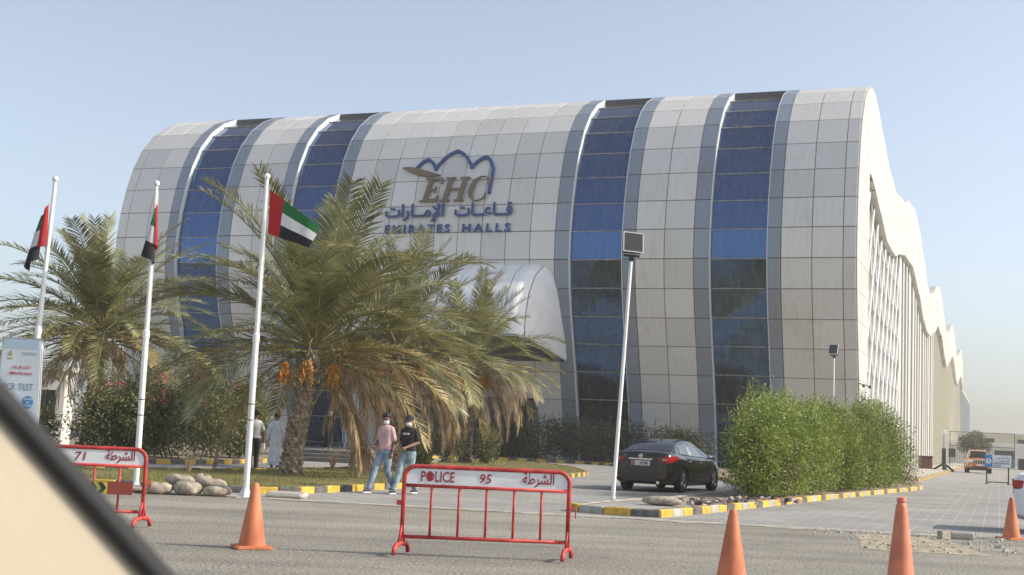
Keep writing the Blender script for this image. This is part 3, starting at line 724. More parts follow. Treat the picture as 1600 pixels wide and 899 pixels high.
def bunch_mesh(seed):
    rr = random.Random(seed); b = MB(); b.mi = 1
    b.tube([(0, 0, 0), (.25, 0, .12), (.5, 0, .02), (.62, 0, -.25)], .018, 5)
    b.mi = 0
    for i in range(26):
        a = rr.uniform(0, 6.3); s = rr.uniform(.05, .2); e = Vector((.62+math.cos(a)*s, math.sin(a)*s, -.35-rr.uniform(.25, .55)))
        b.mi = 1; b.tube([(.62, 0, -.25), tuple(e)], .004, 3, cap=False); b.mi = 0
        for k in range(9):
            q = Vector((.62, 0, -.25)).lerp(e, .35+.65*k/8)+Vector((rr.uniform(-.03, .03), rr.uniform(-.03, .03), rr.uniform(-.02, .02)))
            r_ = .022; b.add([q+Vector(v)*r_ for v in ((1, 0, 0), (0, 1, 0), (-1, 0, 0), (0, -1, 0), (0, 0, 1.5), (0, 0, -1.5))], [(0, 1, 4), (1, 2, 4), (2, 3, 4), (3, 0, 4), (1, 0, 5), (2, 1, 5), (3, 2, 5), (0, 3, 5)])
    return b.mesh('date_bunch', [M['dates'], M['stalk']])
BUNCH = [bunch_mesh(i) for i in range(2)]

def palm(x, y, h, lean, plan, label, scale=1.0, seed=0, bunches=(), r0=.27, skirt=None):
    rr = random.Random(seed)
    root = empty('date_palm', (x, y, .1)); tag(root, label, 'palm tree', 'date palms in front of the hall')
    tm, top = trunk_mesh(h, r0, r0*.85, lean, seed); link('trunk', tm, root)
    a = rr.uniform(0, 6.3)
    for kind, n, dz in plan:
        for i in range(n):
            a += 2.39996+rr.uniform(-.15, .15)
            if skirt and kind in ('low', 'half', 'dry') and abs((a+math.pi/2+math.pi) % (2*math.pi)-math.pi) < R(48): a += R(75)*rr.choice((-1, 1))     # the trunk stays in view
            if kind == 'dry' and skirt and rr.random() < .75: a = skirt[0]+rr.uniform(-1, 1)*skirt[1]
            me = rr.choice(VAR[kind]); s = scale*rr.uniform(.88, 1.1)*(.84 if kind == 'dry' else 1)
            o = link('frond' if kind != 'dry' else 'dry_frond', me, root, top+Vector((math.cos(a)*.13, math.sin(a)*.13, dz+rr.uniform(-.1, .1))), (rr.uniform(-.25, .25), rr.uniform(-.10, .10), a))
            o.scale = (s, s, s)
    for a, dz in bunches:
        o = link('date_bunch', rr.choice(BUNCH), root, top+Vector((0, 0, dz)), (0, 0, a)); o.scale = (1.25, 1.25, 1.25)
    return root
palm(-5.62, 34.05, 3.3, (.42, .1), [('top', 7, .35), ('up', 16, .3), ('mid', 16, .2), ('low', 11, .05), ('half', 7, -.1), ('dry', 18, -.25)], 'date palm with thick rough trunk and brown skirt, nearest on the lawn', 1.17, 3, ((-.6, .1), (-1.6, .15), (3.6, .1)), .27, (R(40), R(50)))
palm(-3.45, 40.6, 3.7, (-.1, .1), [('top', 5, .35), ('up', 11, .3), ('mid', 12, .2), ('low', 9, .05), ('half', 6, -.1), ('dry', 20, -.25)], 'date palm behind the two walking men, its trunk mostly hidden by dry fronds', 1.0, 8, ((-1.2, .0), (-.2, .2), (-2.2, .1)), .24, (R(5), R(55)))
palm(-1.7, 56.3, 4.25, (.1, .1), [('top', 6, .4), ('up', 12, .35), ('mid', 13, .25), ('low', 10, .05), ('half', 7, -.1), ('dry', 34, -.3)], 'date palm with slim trunk and long hanging dead fronds before the entrance', .97, 15, ((-1.0, .0), (-.1, .1), (-2.0, .0), (-.5, -.1)), .25, (R(0), R(60)))
palm(-15.0, 46.5, 4.2, (.1, .1), [('top', 8, .4), ('up', 16, .35), ('mid', 18, .25), ('low', 22, .05), ('half', 14, -.15), ('dry', 8, -.3)], 'green date palm with orange date bunches beyond the left flagpoles', 1.1, 23, ((-.7, .2), (-1.5, .0), (-2.4, .1), (.2, .0), (-1.9, .35)))

# ------------------------------------------------------------------ shrubs and hedges
def leaf_cloud(name, blobs, n, size, m, parent, seed, droop=.2, shell=.55, floor=.12, flowers=None):
    """small folded leaves spread through a set of uneven blobs"""
    rr = random.Random(seed); b = MB(); vols = [bl[3]*bl[4]*bl[5] for bl in blobs]; tot = sum(vols)
    for bl, vol in zip(blobs, vols):
        cx, cy, cz, rx, ry, rz = bl; cnt = int(n*vol/tot)
        ph = [rr.uniform(0, 6.3) for _ in range(6)]
        for _ in range(cnt):
            th = rr.uniform(0, 2*math.pi); cp_ = rr.uniform(-1, 1); sp = math.sqrt(1-cp_*cp_)
            d = Vector((sp*math.cos(th), sp*math.sin(th), cp_))
            lump = 1+.13*math.sin(5*th+ph[0]+3*cp_)+.10*math.sin(9*th+ph[1])*math.cos(7*cp_+ph[2])+.08*math.sin(15*cp_+ph[3]+4*th)
            rad = (shell+(1-shell)*rr.random()**.6)*lump if rr.random() < .8 else rr.random()**.5
            p = Vector((cx+d.x*rx*rad, cy+d.y*ry*rad, cz+d.z*rz*rad))
            if p.z < floor: continue
            s = size*rr.uniform(.6, 1.35)
            ax = (d*.7+Vector((rr.uniform(-1, 1), rr.uniform(-1, 1), rr.uniform(-.6, 1)))).normalized()
            sd = ax.cross(Vector((rr.uniform(-1, 1), rr.uniform(-1, 1), rr.uniform(-1, 1)))).normalized()
            up = sd.cross(ax)
            bb = len(b.v); tip = p+ax*s-Vector((0, 0, droop*s))
            b.v += [tuple(p), tuple(p+ax*s*.5+sd*s*.24+up*s*.06), tuple(tip), tuple(p+ax*s*.5-sd*s*.24+up*s*.06)]
            b.f += [[bb, bb+1, bb+2], [bb, bb+2, bb+3]]
            dead = isinstance(m, list) and rr.random() < (.04 if math.sin(p.x*2.3+p.z*1.9+seed)+math.sin(p.y*2.1-p.z*1.4+seed*2) < .95 else .5)  # picks clumps of leaves to colour as the hedge's dark gaps
            b.m += [1, 1] if dead else [0, 0]
    return b.build(name, m, parent)

def shoots(b, rr, blobs, n, size, ln):
    """upright leafy twigs breaking the outline"""
    for _ in range(n):
        cx, cy, cz, rx, ry, rz = rr.choice(blobs); a = rr.uniform(0, 6.3); q = rr.uniform(.2, .95)
        p = Vector((cx+math.cos(a)*rx*q, cy+math.sin(a)*ry*q, cz+rz*math.sqrt(max(.05, 1-q*q))*.93)); d = Vector((math.cos(a)*.35*q, math.sin(a)*.35*q, 1)).normalized(); L = rr.uniform(.4, 1)*ln
        for k in range(14):
            c = p+d*L*k/14; s = size*rr.uniform(.6, 1.2)*(1-.3*k/14); ax = (d*.8+Vector((rr.uniform(-1, 1), rr.uniform(-1, 1), rr.uniform(-.3, .6)))).normalized(); sd = ax.cross(Vector((rr.uniform(-1, 1), rr.uniform(-1, 1), .3))).normalized()
            bb = len(b.v); b.v += [tuple(c), tuple(c+ax*s*.5+sd*s*.22), tuple(c+ax*s), tuple(c+ax*s*.5-sd*s*.22)]; b.f += [[bb, bb+1, bb+2], [bb, bb+2, bb+3]]; b.m += [0, 0]

def shrub(name, loc, blobs, n, size, m, label, cat, seed, group=None, stems=5, sh=0, shl=.4, shell=.55):
    root = empty(name, loc); tag(root, label, cat, group); rr = random.Random(seed*7+1)
    leaf_cloud('foliage', blobs, n, size, m, root, seed, shell=shell)
    if sh:
        b = MB(); shoots(b, rr, blobs, sh, size, shl); b.build('shoots', m[0] if isinstance(m, list) else m, root)['kind'] = 'stuff'
    b = MB()
    for i in range(stems):
        bl = rr.choice(blobs); a = rr.uniform(0, 6.3)
        b.tube([(bl[0]*.6+math.cos(a)*.12, bl[1]*.6+math.sin(a)*.12, -.05), (bl[0]+math.cos(a)*bl[3]*.25, bl[1]+math.sin(a)*bl[4]*.25, bl[2]*.6), (bl[0]+math.cos(a)*bl[3]*.5, bl[1]+math.sin(a)*bl[4]*.5, bl[2]+bl[5]*.5)], [.03, .02, .008], 5)
    b.build('stem', M['trunk'], root); return root

M['hedge'] = mat('hedge_leaf', (.15, .23, .032), .5, var=.3, vscale=2.2, col2=(.33, .40, .075), trans=.25)
M['hedge_gap'] = mat('gap_brown_leaf', (.17, .14, .06), .8, var=.4, vscale=4)  # brown leaves that paint dark gaps and branches into the hedge
M['hedge_dark'] = mat('dusty_hedge_leaf', (.055, .065, .03), .7, var=.4, vscale=2, col2=(.12, .12, .06), trans=.15)
M['bush'] = mat('bush_leaf', (.11, .14, .045), .55, var=.35, vscale=1.6, col2=(.28, .28, .12), trans=.22)
M['pink'] = mat('pink_bract', (.50, .05, .12), .6, trans=.3)
hd = Vector((15.2-6.4, 50.6-33.2, 0)).normalized(); hs_ = Vector((6.55, 33.4, 0))
hedge_lab = ['bright green shrub at the near end of the clipped hedge, tallest of the row', 'second hedge shrub from the near end, fairly narrow with loose top', 'middle shrub of the green roadside hedge', 'fourth hedge shrub from the near end, broad and a little browned low down', 'last rounded shrub at the far end of the green hedge beside the road']
spec = [(.1, 1.3, 2.6), (3.3, 1.8, 2.5), (7.2, 1.95, 2.65), (11.4, 2.15, 2.85), (16.2, 2.2, 3.0)]
for i, (d, rx, h) in enumerate(spec):
    rr = random.Random(90+i); c = hs_+hd*d; bl = []
    for k in range(7):          # upright columns of different height, some set back
        a = -1+2*(k+.5)/7+rr.uniform(-.12, .12); hh = h*rr.uniform(.86, 1.08); o = rr.uniform(-.4, .4)
        bl.append((hd.x*a*rx+hd.y*o, hd.y*a*rx-hd.x*o, hh*.5, rr.uniform(.58, .82), rr.uniform(.7, .95), hh*.52))
        if rr.random() < .6: bl.append((hd.x*a*rx+hd.y*(o+.35), hd.y*a*rx-hd.x*(o+.35), hh*.3, .55, .6, hh*.33))
    shrub('hedge_shrub', (c.x, c.y, .1), bl, 36000, .078, [M['hedge'], M['hedge_gap']], hedge_lab[i], 'shrub', 200+i, 'shrubs of the green roadside hedge', 9, 120, .5, .5)
# dusty hedge along the foot of the hall, right of the entrance
for i, (x, y, rx, h, lab) in enumerate([(-.1, 72.6, 2.2, 2.2, 'dusty dark shrub nearest the entrance at the foot of the hall'), (3.2, 72.3, 2.6, 2.45, 'dusty dark hedge shrub in front of the blue glass strip'), (6.6, 70.6, 2.6, 2.2, 'dusty dark hedge shrub right behind the black sedan'), (9.2, 68.4, 1.7, 1.9, 'last low dusty shrub at the hall foot, above the black car roof')]):
    rr = random.Random(30+i); bl = [(rr.uniform(-.6, .6)*rx, rr.uniform(-.4, .4), h*.5, rx*.6, .9, h*.53*rr.uniform(.9, 1.05)) for k in range(4)]
    shrub('dusty_shrub', (x, y, .1), bl, 9000, .12, M['hedge_dark'], lab, 'shrub', 300+i, 'dusty shrubs at the foot of the hall', 7, 30, .5, .35)
# bougainvillea and other bushes behind the driveway, left
def bougain(x, y, w, h, lab, seed):
    rr = random.Random(seed); bl = [(rr.uniform(-.7, .7)*w, rr.uniform(-.6, .6), h*.45, w*.55, 1.0, h*.5*rr.uniform(.8, 1.05)) for k in range(5)]
    r_ = shrub('bougainvillea', (x, y, .1), bl, 15000, .11, M['bush'], lab, 'shrub', seed, 'flowering bushes left of the entrance', 6, 80, 1.0, .4)
    b = MB()
    for c in range(5):
        bb_ = rr.choice(bl); a = rr.uniform(0, 6.3); q = rr.uniform(.5, 1.0); cc = Vector((bb_[0]+math.cos(a)*bb_[3]*q, bb_[1]+math.sin(a)*bb_[4]*q-.3, bb_[2]+bb_[5]*rr.uniform(.35, 1.15)))
        for k in range(26):
            p = cc+Vector((rr.gauss(0, .16), rr.gauss(0, .12), rr.gauss(0, .12))); s = .07; ax = Vector((rr.uniform(-1, 1), rr.uniform(-1, 1), rr.uniform(-1, 1))).normalized(); sd = ax.orthogonal().normalized()
            i = len(b.v); b.v += [tuple(p-ax*s*.5), tuple(p+sd*s*.5), tuple(p+ax*s*.5), tuple(p-sd*s*.5)]; b.f.append([i, i+1, i+2, i+3]); b.m.append(0)
    b.build('blossom', M['pink'], r_); return r_
bougain(-13.4, 43.6, 1.9, 2.7, 'loose flowering bush with a few pink blooms, left of the second flagpole', 41)
bougain(-10.9, 44.4, 1.9, 3.2, 'tall flowering bush with pink blooms between second and third flagpoles', 42)
bougain(-9.6, 47.6, 1.6, 2.9, 'dense green bush behind the third flagpole', 43)
bougain(-16.2, 43.4, 1.7, 1.7, 'low pale green bush at the far left beside the car pillar', 44)
for i, (x, y, w, h, lab) in enumerate([(-2.4, 55.0, .9, 1.9, 'dry straggly bush left of the slim palm trunk'), (-.6, 55.4, .7, 1.4, 'small dry bush right of the slim palm trunk'), (-2.9, 42.2, .5, .9, 'scrubby dry plant at the foot of the palm behind the two men')]):
    rr = random.Random(50+i); bl = [(rr.uniform(-.4, .4)*w, rr.uniform(-.3, .3), h*.5, w*.7, .6, h*.5) for k in range(3)]
    shrub('dry_bush', (x, y, .1), bl, 2600, .11, M['bush'], lab, 'shrub', 400+i, None, 9, 30, .5, .3)
def dead_plant(x, y, h, seed, lab):
    rr = random.Random(seed); b = MB()
    for i in range(16):
        a = rr.uniform(0, 6.3); sp = rr.uniform(.2, .6)*h; p1 = (math.cos(a)*sp*.4, math.sin(a)*sp*.4, h*.5); p2 = (math.cos(a)*sp, math.sin(a)*sp, h*rr.uniform(.7, 1.05))
        b.tube([(0, 0, -.02), p1, p2], [.012, .009, .003], 4)
        for k in range(2):
            q = Vector(p1).lerp(Vector(p2), rr.uniform(.2, .9)); b.tube([q, q+Vector((rr.uniform(-.2, .2), rr.uniform(-.2, .2), rr.uniform(.05, .25)))*h], [.006, .002], 3)
    tag(b.build('bare_plant', M['leaf_dry'], None, loc=(x, y, .1)), lab, 'plant')
dead_plant(-5.1, 38.6, .75, 1, 'bare twiggy plant right of the thick palm trunk')
dead_plant(-4.55, 38.8, .85, 2, 'second bare twiggy plant, further right of the thick palm trunk')
dead_plant(-3.75, 39.0, .9, 3, 'bare twiggy clump in front of the entrance steps')
dead_plant(-7.9, 32.5, .55, 5, 'small bare twig sprouting on the lawn behind the stones')
# ------------------------------------------------------------------ flagpoles, flags, lamps
FR, FG, FW_, FK = mat('flag_red', (.42, .015, .02), .8, trans=.25), mat('flag_green', (.015, .14, .035), .8, trans=.25), mat('flag_white', (.66, .66, .68), .8, trans=.25), mat('flag_black', (.012, .011, .014), .85)
def flagpole(x, y, h, lab, tilt=0):
    r_ = empty('flagpole', (x, y, 0)); r_.rotation_euler = (0, tilt, 0); tag(r_, lab, 'flagpole', 'white flagpoles')
    b = MB(); b.tube([(0, 0, 0), (0, 0, 3.0)], .058, 12); b.build('lower_shaft', M['white_steel'], r_, smooth=40)
    b = MB(); b.lathe([(.066, 2.95), (.066, 3.08), (.045, 3.12)], 12); b.build('collar', M['white_steel'], r_)
    b = MB(); b.tube([(0, 0, 3.0), (0, 0, h)], [.045, .036], 12); b.build('upper_shaft', M['white_steel'], r_, smooth=40)
    b = MB(); b.ell((0, 0, h+.06), (.062, .062, .062)); b.build('finial', M['white_steel'], r_, smooth=True)
    b = MB(); b.box((0, 0, .012), (.30, .30, .024)); b.build('base_plate', M['white_steel'], r_)
    for a in range(4):
        b = MB(); q = Matrix.Rotation(a*math.pi/2, 4, 'Z'); b.add([(.05, -.006, .02), (.14, -.006, .02), (.05, -.006, .2), (.05, .006, .02), (.14, .006, .02), (.05, .006, .2)], [(0, 1, 2), (5, 4, 3), (0, 3, 4, 1), (1, 4, 5, 2), (2, 5, 3, 0)], q); b.build('gusset', M['white_steel'], r_)
    for zz in (1.45, 1.75):
        b = MB(); b.lathe([(.061, zz), (.061, zz+.018)], 12); b.build('band', M['black'], r_)
    b = MB(); b.tube([(.062, -.02, 1.4), (.055, -.02, h-.1)], .004, 4); b.build('halyard', M['white_steel'], r_)
    return r_
def flag(fn, lab, loc, rz=0, nu=30, nv=18):
    r_ = empty('flag', loc, rz); tag(r_, lab, 'flag', 'flags on the white flagpoles')
    for nm, m, u0, u1, v0, v1 in (('red_band', FR, 0, .27, 0, 1), ('green_band', FG, .27, 1, 0, 1/3), ('white_band', FW_, .27, 1, 1/3, 2/3), ('black_band', FK, .27, 1, 2/3, 1)):
        b = MB(); b.grid(lambda a, c: fn(u0+(u1-u0)*a, v0+(v1-v0)*c), max(8, int(nu*(u1-u0))), max(6, int(nv*(v1-v0)))); o = b.build(nm, m, r_, smooth=True)
    return r_
flagpole(-9.25, 24.9, 5.95, 'leftmost white flagpole, beside the clinic banner', .025)
flagpole(-7.05, 24.9, 5.95, 'white flagpole in the middle of the three, behind the left barrier', -.008)
flagpole(-4.84, 24.43, 6.1, 'rightmost white flagpole, beside the pile of sandbags')
def f3(u, v):
    zt = -.70*u**.95; zb = -.86-.26*u; s = math.sin(u*7-v*1.5)*.05*u+math.sin(u*13+v*3)*.02*u
    return (.04+u*1.02-v*.0+.10*math.sin(v*math.pi)*u*0-v*u*.18, s-.12*u, zt+(zb-zt)*v)
flag(f3, 'red, green, white and black flag flying out from the rightmost flagpole', (-4.79, 24.41, 5.9))
def limp(sx, spread, drop, seed):
    def f(u, v):
        fold = math.sin(u*11+v*1.2+seed)*.07*(.3+v)*(.35+u); x = sx*(u**.8)*spread*(.35+.65*v)+fold
        y = -.05+math.cos(u*11+v*1.2+seed)*.07*(.3+v)
        return (x+sx*.04, y, -v*.82-u*drop*(.55+.45*v)-.02)
    return f
flag(limp(-1, .30, .52, .5), 'limp flag hanging from the leftmost flagpole', (-9.13, 24.88, 5.52))
def f2(u, v):
    a = u*8.5+.6; sp = .02+.17*v; x = math.sin(a)*sp*(.5+.5*u)+.05-.16*u*v; y = -.05-math.cos(a)*.10
    return (x, y, -v*.80-u*.42*(.4+.6*v))
flag(f2, 'limp folded flag hanging against the middle flagpole', (-7.09, 24.86, 5.58))

def floodlight(x, y, h, lab, tilt, yaw, s=1.0):
    r_ = empty('floodlight', (x, y, .0)); r_.rotation_euler = (0, tilt, 0); tag(r_, lab, 'lamp post', 'floodlights on poles')
    b = MB(); b.tube([(0, 0, 0), (0, 0, h)], [.048*s, .038*s], 10); b.build('pole', M['white_steel'], r_, smooth=40)
    b = MB(); b.lathe([(.12, 0), (.12, .02), (.06, .03), (.055, .16)], 10); b.build('pole_foot', M['white_steel'], r_)
    b = MB(); b.box((0, 0, h+.02), (.36, .06, .05)); b.box((0, 0, h-.04), (.1, .1, .12)); b.build('bracket', M['black'], r_)
    hd_ = empty('lamp_head', (0, 0, h+.30), yaw, r_)
    q = TR((0, 0, 0), R(-12))
    b = MB(); b.bbox((0, 0, 0), (.44, .44, .16), .03, q @ Matrix.Rotation(R(90), 4, 'X')); b.build('housing', M['black'], hd_)
    b = MB()
    for xx, zz, dx, dz in ((0, .225, .46, .014), (0, -.225, .46, .014), (.225, 0, .014, .46), (-.225, 0, .014, .46)): b.box((xx, -.085, zz), (dx, .03, dz), q)
    b.build('rim', M['white_steel'], hd_)
    b = MB(); b.box((0, -.088, 0), (.41, .012, .41), q); b.build('lens', M['lens'], hd_)
    for i in range(6):
        b = MB(); b.box((-.18+.072*i, .11, 0), (.012, .08, .38), q); b.build('cooling_fin', M['black'], hd_)
    return r_
M['lens'] = mat('lamp_lens', (.06, .055, .05), .25)
floodlight(2.42, 28.5, 5.5, 'square floodlight on a leaning white pole in front of the black sedan', .042, R(10))
floodlight(15.25, 60.0, 5.75, 'smaller looking floodlight on a pole behind the green hedge, near the hall corner', 0, R(-38))

# ------------------------------------------------------------------ police barriers
def barrier(loc, rz, num, lab, with_police=True, chevron=False, lean=0):
    r_ = empty('police_barrier', loc, rz); tag(r_, lab, 'barrier', 'red police barriers'); w, h = .94, 1.0
    q = .13; pts = [(-w, 0, .2)]+[(-w, 0, h-q)]
    pts += [(-w+q-q*math.cos(a), 0, h-q+q*math.sin(a)) for a in [R(15*i) for i in range(1, 7)]]
    pts += [(w-q+q*math.sin(a), 0, h-q+q*math.cos(a)) for a in [R(15*i) for i in range(0, 7)]]+[(w, 0, .2)]
    b = MB(); b.tube(pts, .026, 10); b.build('frame', M['red_paint'], r_, smooth=True)
    for zz in (.21, .785):
        b = MB(); b.tube([(-w, 0, zz), (w, 0, zz)], .021, 8); b.build('rail', M['red_paint'], r_, smooth=True)
    for i in range(1, 6):
        x = -w+2*w*i/6; b = MB(); b.tube([(x, 0, .21), (x, 0, .785)], .015, 8); b.build('bar', M['red_paint'], r_, smooth=True)
    z0, z1 = .80, .975; e = .11
    poly = [(-w+.02, z0), (w-.02, z0), (w-.02, z1-e+.01)]+[(w-.02-e+e*math.cos(a), z1-e+e*math.sin(a)) for a in [R(22.5*i) for i in range(1, 5)]]+[(-w+.02+e-e*math.sin(a), z1-e+e*math.cos(a)) for a in [R(22.5*i) for i in range(0, 4)]]+[(-w+.02, z1-e+.01)]
    b = MB(); b.prism(poly, -.008, .008, Matrix.Rotation(R(90), 4, 'X')); pn = b.build('name_board', M['board_white'], r_)
    if with_police:
        me = text_mesh('POLICE', M['dark_red'], .115, .012, .003, width=.38); link('lettering', me, pn, (-w*.60, -.010, .835), FRONT)
        b = MB(); b.prism([(.036*math.cos(R(15*i))*.86, .058*math.sin(R(15*i))) for i in range(24)], 0, .0045, Matrix.Rotation(R(90), 4, 'X')); b.build('emblem', M['dark_red'], pn, loc=(-w*.60-.095, -.010, .892))
    link('number', text_mesh(num, M['dark_red'], .105, .008, .003, shear=.15, width=.135), pn, (-.02 if with_police else .13, -.010, .838), FRONT)
    link('arabic_lettering', text_mesh(AR_POLICE, M['dark_red'], .115, .012, .003, width=.36), pn, (w*.62 if with_police else w*.66, -.010, .855), FRONT)
    for sx in (-1, 1):
        f = empty('foot', (sx*w, 0, 0), R(-18), r_); b = MB()
        arch_ = [(0, -.26, .025), (0, -.235, .085), (0, -.17, .125), (0, 0, .135), (0, .17, .125), (0, .235, .085), (0, .26, .025)]
        b.tube(arch_, [.032, .032, .030, .030, .030, .032, .032], 8, flat=.8); b.build('arch', M['red_paint'], f, smooth=True)
        b = MB(); b.tube([(0, -.10, .13), (0, 0, .36)], .016, 6); b.tube([(0, .10, .13), (0, 0, .36)], .016, 6); b.tube([(0, 0, .12), (0, 0, .3)], .024, 8); b.build('strut', M['red_paint'], f, smooth=True)
    b = MB(); b.box((-w-.045, 0, .585), (.06, .03, .055)); b.build('latch', M['red_paint'], r_)
    b = MB(); b.tube([(w, 0, .60), (w+.075, 0, .60), (w+.082, 0, .59), (w+.082, 0, .48)], .008, 6); b.build('hook', M['red_paint'], r_)
    if chevron:
        bd = MB(); bd.box((.18, -.03, .50), (1.25, .014, .16)); bo = bd.build('chevron_board', mat('board_red', (.26, .05, .035), .6), r_)
        b = MB(); b.box((.24, -.040, .50), (.5, .004, .15)); b.build('yellow_field', mat('sign_yellow', (.55, .50, .04), .5), bo)
        for xx in (.02, .14, .26, .37):
            b = MB(); q_ = [(0, -.07), (.06, -.07), (.11, 0), (.06, .07), (0, .07), (.05, 0)]; b.prism(q_, 0, .004, TR((xx, -.042, .50), R(90))); b.build('chevron', M['black'], bo)
    return r_
barrier((-.18, 14.72, 0), math.atan2(.13, 1.88), '95', 'red tubular police barrier numbered 95 standing alone on the asphalt', True)
barrier((-5.52, 16.45, 0), math.atan2(.30, 1.88), '71', 'red police barrier numbered 71, half hidden by the car pillar', False, True)

# ------------------------------------------------------------------ cones
def cone(loc, h, r_, lab, m='orange', knob=False, base=.21):
    c = empty('traffic_cone', loc, random.uniform(0, 1)); tag(c, lab, 'traffic cone', 'orange traffic cones')
    b = MB(); t = .035
    prof = [(r_, .035), (r_*.97, .05), (t+.012, h-.05), (t, h-.01), (t-.008, h), (.012, h)]
    if knob: prof = [(r_, .035), (r_*.97, .05), (t+.016, h-.10), (t+.010, h-.07), (t-.002, h-.055), (t+.008, h-.04), (t+.004, h-.01), (.015, h)]
    b.lathe(prof, 24); b.build('body', M[m], c, smooth=40)
    b = MB(); b.bbox((0, 0, .018), (base*2, base*2, .036), .03); b.build('base', M[m] if not knob else M['orange2'], c)
    return c
cone((-2.8, 14.68, 0), .73, .155, 'plain orange traffic cone left of the police barrier 95')
cone((2.37, 13.3, 0), .74, .16, 'orange traffic cone right of barrier 95, its foot cut by the picture edge')
cone((3.62, 11.75, 0), 1.0, .15, 'tall faded orange cone with a knob on top, near the sandy patch', 'orange2', True)
cone((8.77, 22.3, 0), .71, .15, 'orange traffic cone beside the white parked car')

# ------------------------------------------------------------------ sandbags and stones at the pole foot
M['bag'] = mat('sandbag', (.36, .31, .24), .9, var=.3, vscale=9, bump=.5, bscale=30)
for i, (x, y, z, sx, sy, sz, a, lab) in enumerate([
        (-7.0, 24.6, 0, .34, .2, .10, .2, 'flat sandbag at the left end of the pile by the flagpoles'), (-6.45, 24.35, 0, .30, .2, .17, .1, 'plump sandbag lowest left in the pile, second from the left'), (-5.95, 24.45, 0, .33, .24, .20, -.3, 'biggest round sandbag in the front row of the pile'),
        (-5.4, 24.5, 0, .33, .22, .15, .15, 'sandbag at the right end of the front row, near the flagpole'), (-6.2, 24.8, .17, .35, .22, .15, -.35, 'pale sandbag lying on top of the pile at the left'), (-5.55, 24.85, .14, .32, .22, .13, .25, 'sandbag lying on top of the pile at the right'), (-5.85, 25.2, .05, .25, .2, .25, .0, 'small sandbag at the back of the pile')]):
    b = MB(); rr = random.Random(i); ph = [rr.uniform(0, 6) for _ in range(4)]
    def sb(u, v):
        th = 2*math.pi*u; p = -math.pi/2+math.pi*v; c = math.copysign(abs(math.cos(p))**.7, math.cos(p)); l = 1+.07*math.sin(3*th+ph[0])+.05*math.sin(5*th+ph[1]+3*p)
        return (sx*c*math.copysign(abs(math.cos(th))**.8, math.cos(th))*l, sy*c*math.copysign(abs(math.sin(th))**.8, math.sin(th))*l, sz*.98*(1+math.copysign(abs(math.sin(p))**.8, math.sin(p)))*.5*(1+.06*math.sin(4*th+ph[2])))
    sz *= 1.3; sx *= .8; sy *= .9; b.grid(sb, 20, 12); tag(b.build('sandbag', M['bag'], None, True, (x, y, z), (rr.uniform(-.06, .06), rr.uniform(-.06, .06), a)), lab, 'sandbag', 'sandbags piled by the flagpole')
b = MB(); b.bbox((0, 0, .05), (.75, .42, .12), .05); tag(b.build('loose_kerb_slab', M['concrete'], None, loc=(-4.15, 25.0, 0), rot=(.06, 0, -.15)), 'loose concrete slab lying in front of the lawn corner', 'slab')
def sbag2(u, v):
    th = 2*math.pi*u; p = -math.pi/2+math.pi*v; return (.42*math.cos(p)*math.cos(th), .22*math.cos(p)*math.sin(th), .10*(1+math.sin(p)))
b = MB(); b.grid(sbag2, 16, 8); tag(b.build('sand_sack', M['bag'], None, True, (3.25, 26.4, .1), (0, 0, -.2)), 'single sandbag lying on the hedge island beside the floodlight pole', 'sandbag')
b = MB(); rr = random.Random(5)
for i in range(130):
    t = rr.random(); x = 3.6+t*3.2+rr.uniform(-.5, .5); y = 27.2+t*4.8+rr.uniform(-.7, .7); s = rr.uniform(.04, .13); b.mi = i % 3
    b.box((0, 0, s*.25), (s*1.5, s, s*.7), TR((x, y, .1), rr.uniform(-.5, .5), rr.uniform(-.4, .4), rr.uniform(0, 6)), .75)
tag(b.build('gravel', [mat('rubble_dark', (.07, .06, .05), .9), mat('rubble_pink', (.33, .22, .18), .9), M['concrete']]), 'broken stones strewn over the end of the hedge island', kind='stuff')

# ------------------------------------------------------------------ clinic banner at far left
bn = empty('clinic_banner', (-9.3, 24.5, 0), R(2)); tag(bn, 'tall pale banner sign for PCR tests with blue disc, at the left edge', 'sign')
M['ban'] = mat('banner_face', (.62, .68, .72), .4, var=.06, vscale=2); M['ban_red'] = mat('banner_red', (.50, .06, .04), .5); M['ban_blue'] = mat('banner_blue', (.06, .26, .52), .5); M['ban_ink'] = mat('banner_ink', (.16, .24, .34), .5); M['ban_grey'] = mat('banner_grey', (.36, .38, .40), .5); M['ban_gold'] = mat('banner_gold', (.42, .36, .16), .5)
L_ = [(-.35-.02*math.sin(v*math.pi), v*2.72+.08) for v in [i/12 for i in range(13)]]; R_ = [(.35+.05*math.sin(v*math.pi*1.0), v*2.72+.08) for v in [i/12 for i in range(12, -1, -1)]]
b = MB(); b.prism(L_[::-1]+R_[::-1], -.05, .05, Matrix.Rotation(R(90), 4, 'X')); b.build('panel', M['ban'], bn)
for pl in (L_, R_):
    b = MB(); b.tube([(x, 0, z) for x, z in pl], .035, 8); b.build('edge_tube', M['alloy'], bn, smooth=True)
b = MB(); b.box((0, 0, 2.81), (.74, .11, .03)); b.build('cap', M['alloy'], bn)
b = MB(); b.box((0, -.053, 2.70), (.64, .004, .15)); b.build('header_band', mat('banner_head', (.42, .55, .66), .5), bn)
b = MB(); b.box((0, 0, .04), (.9, .5, .08)); b.build('base', M['alloy'], bn)
def bt(s, m, h, x, z, w=None, bold=.01): link('lettering', text_mesh(s, m, h, bold, .003, width=w), bn, (x, -.052, z), FRONT)
bt('TAMOUH', M['ban_grey'], .058, .17, 2.50, .27, 0); bt(AR_HALLS, M['ban_red'], .06, .12, 2.24, .16); bt(AR_EMIR, M['ban_red'], .06, -.06, 2.24, .17)
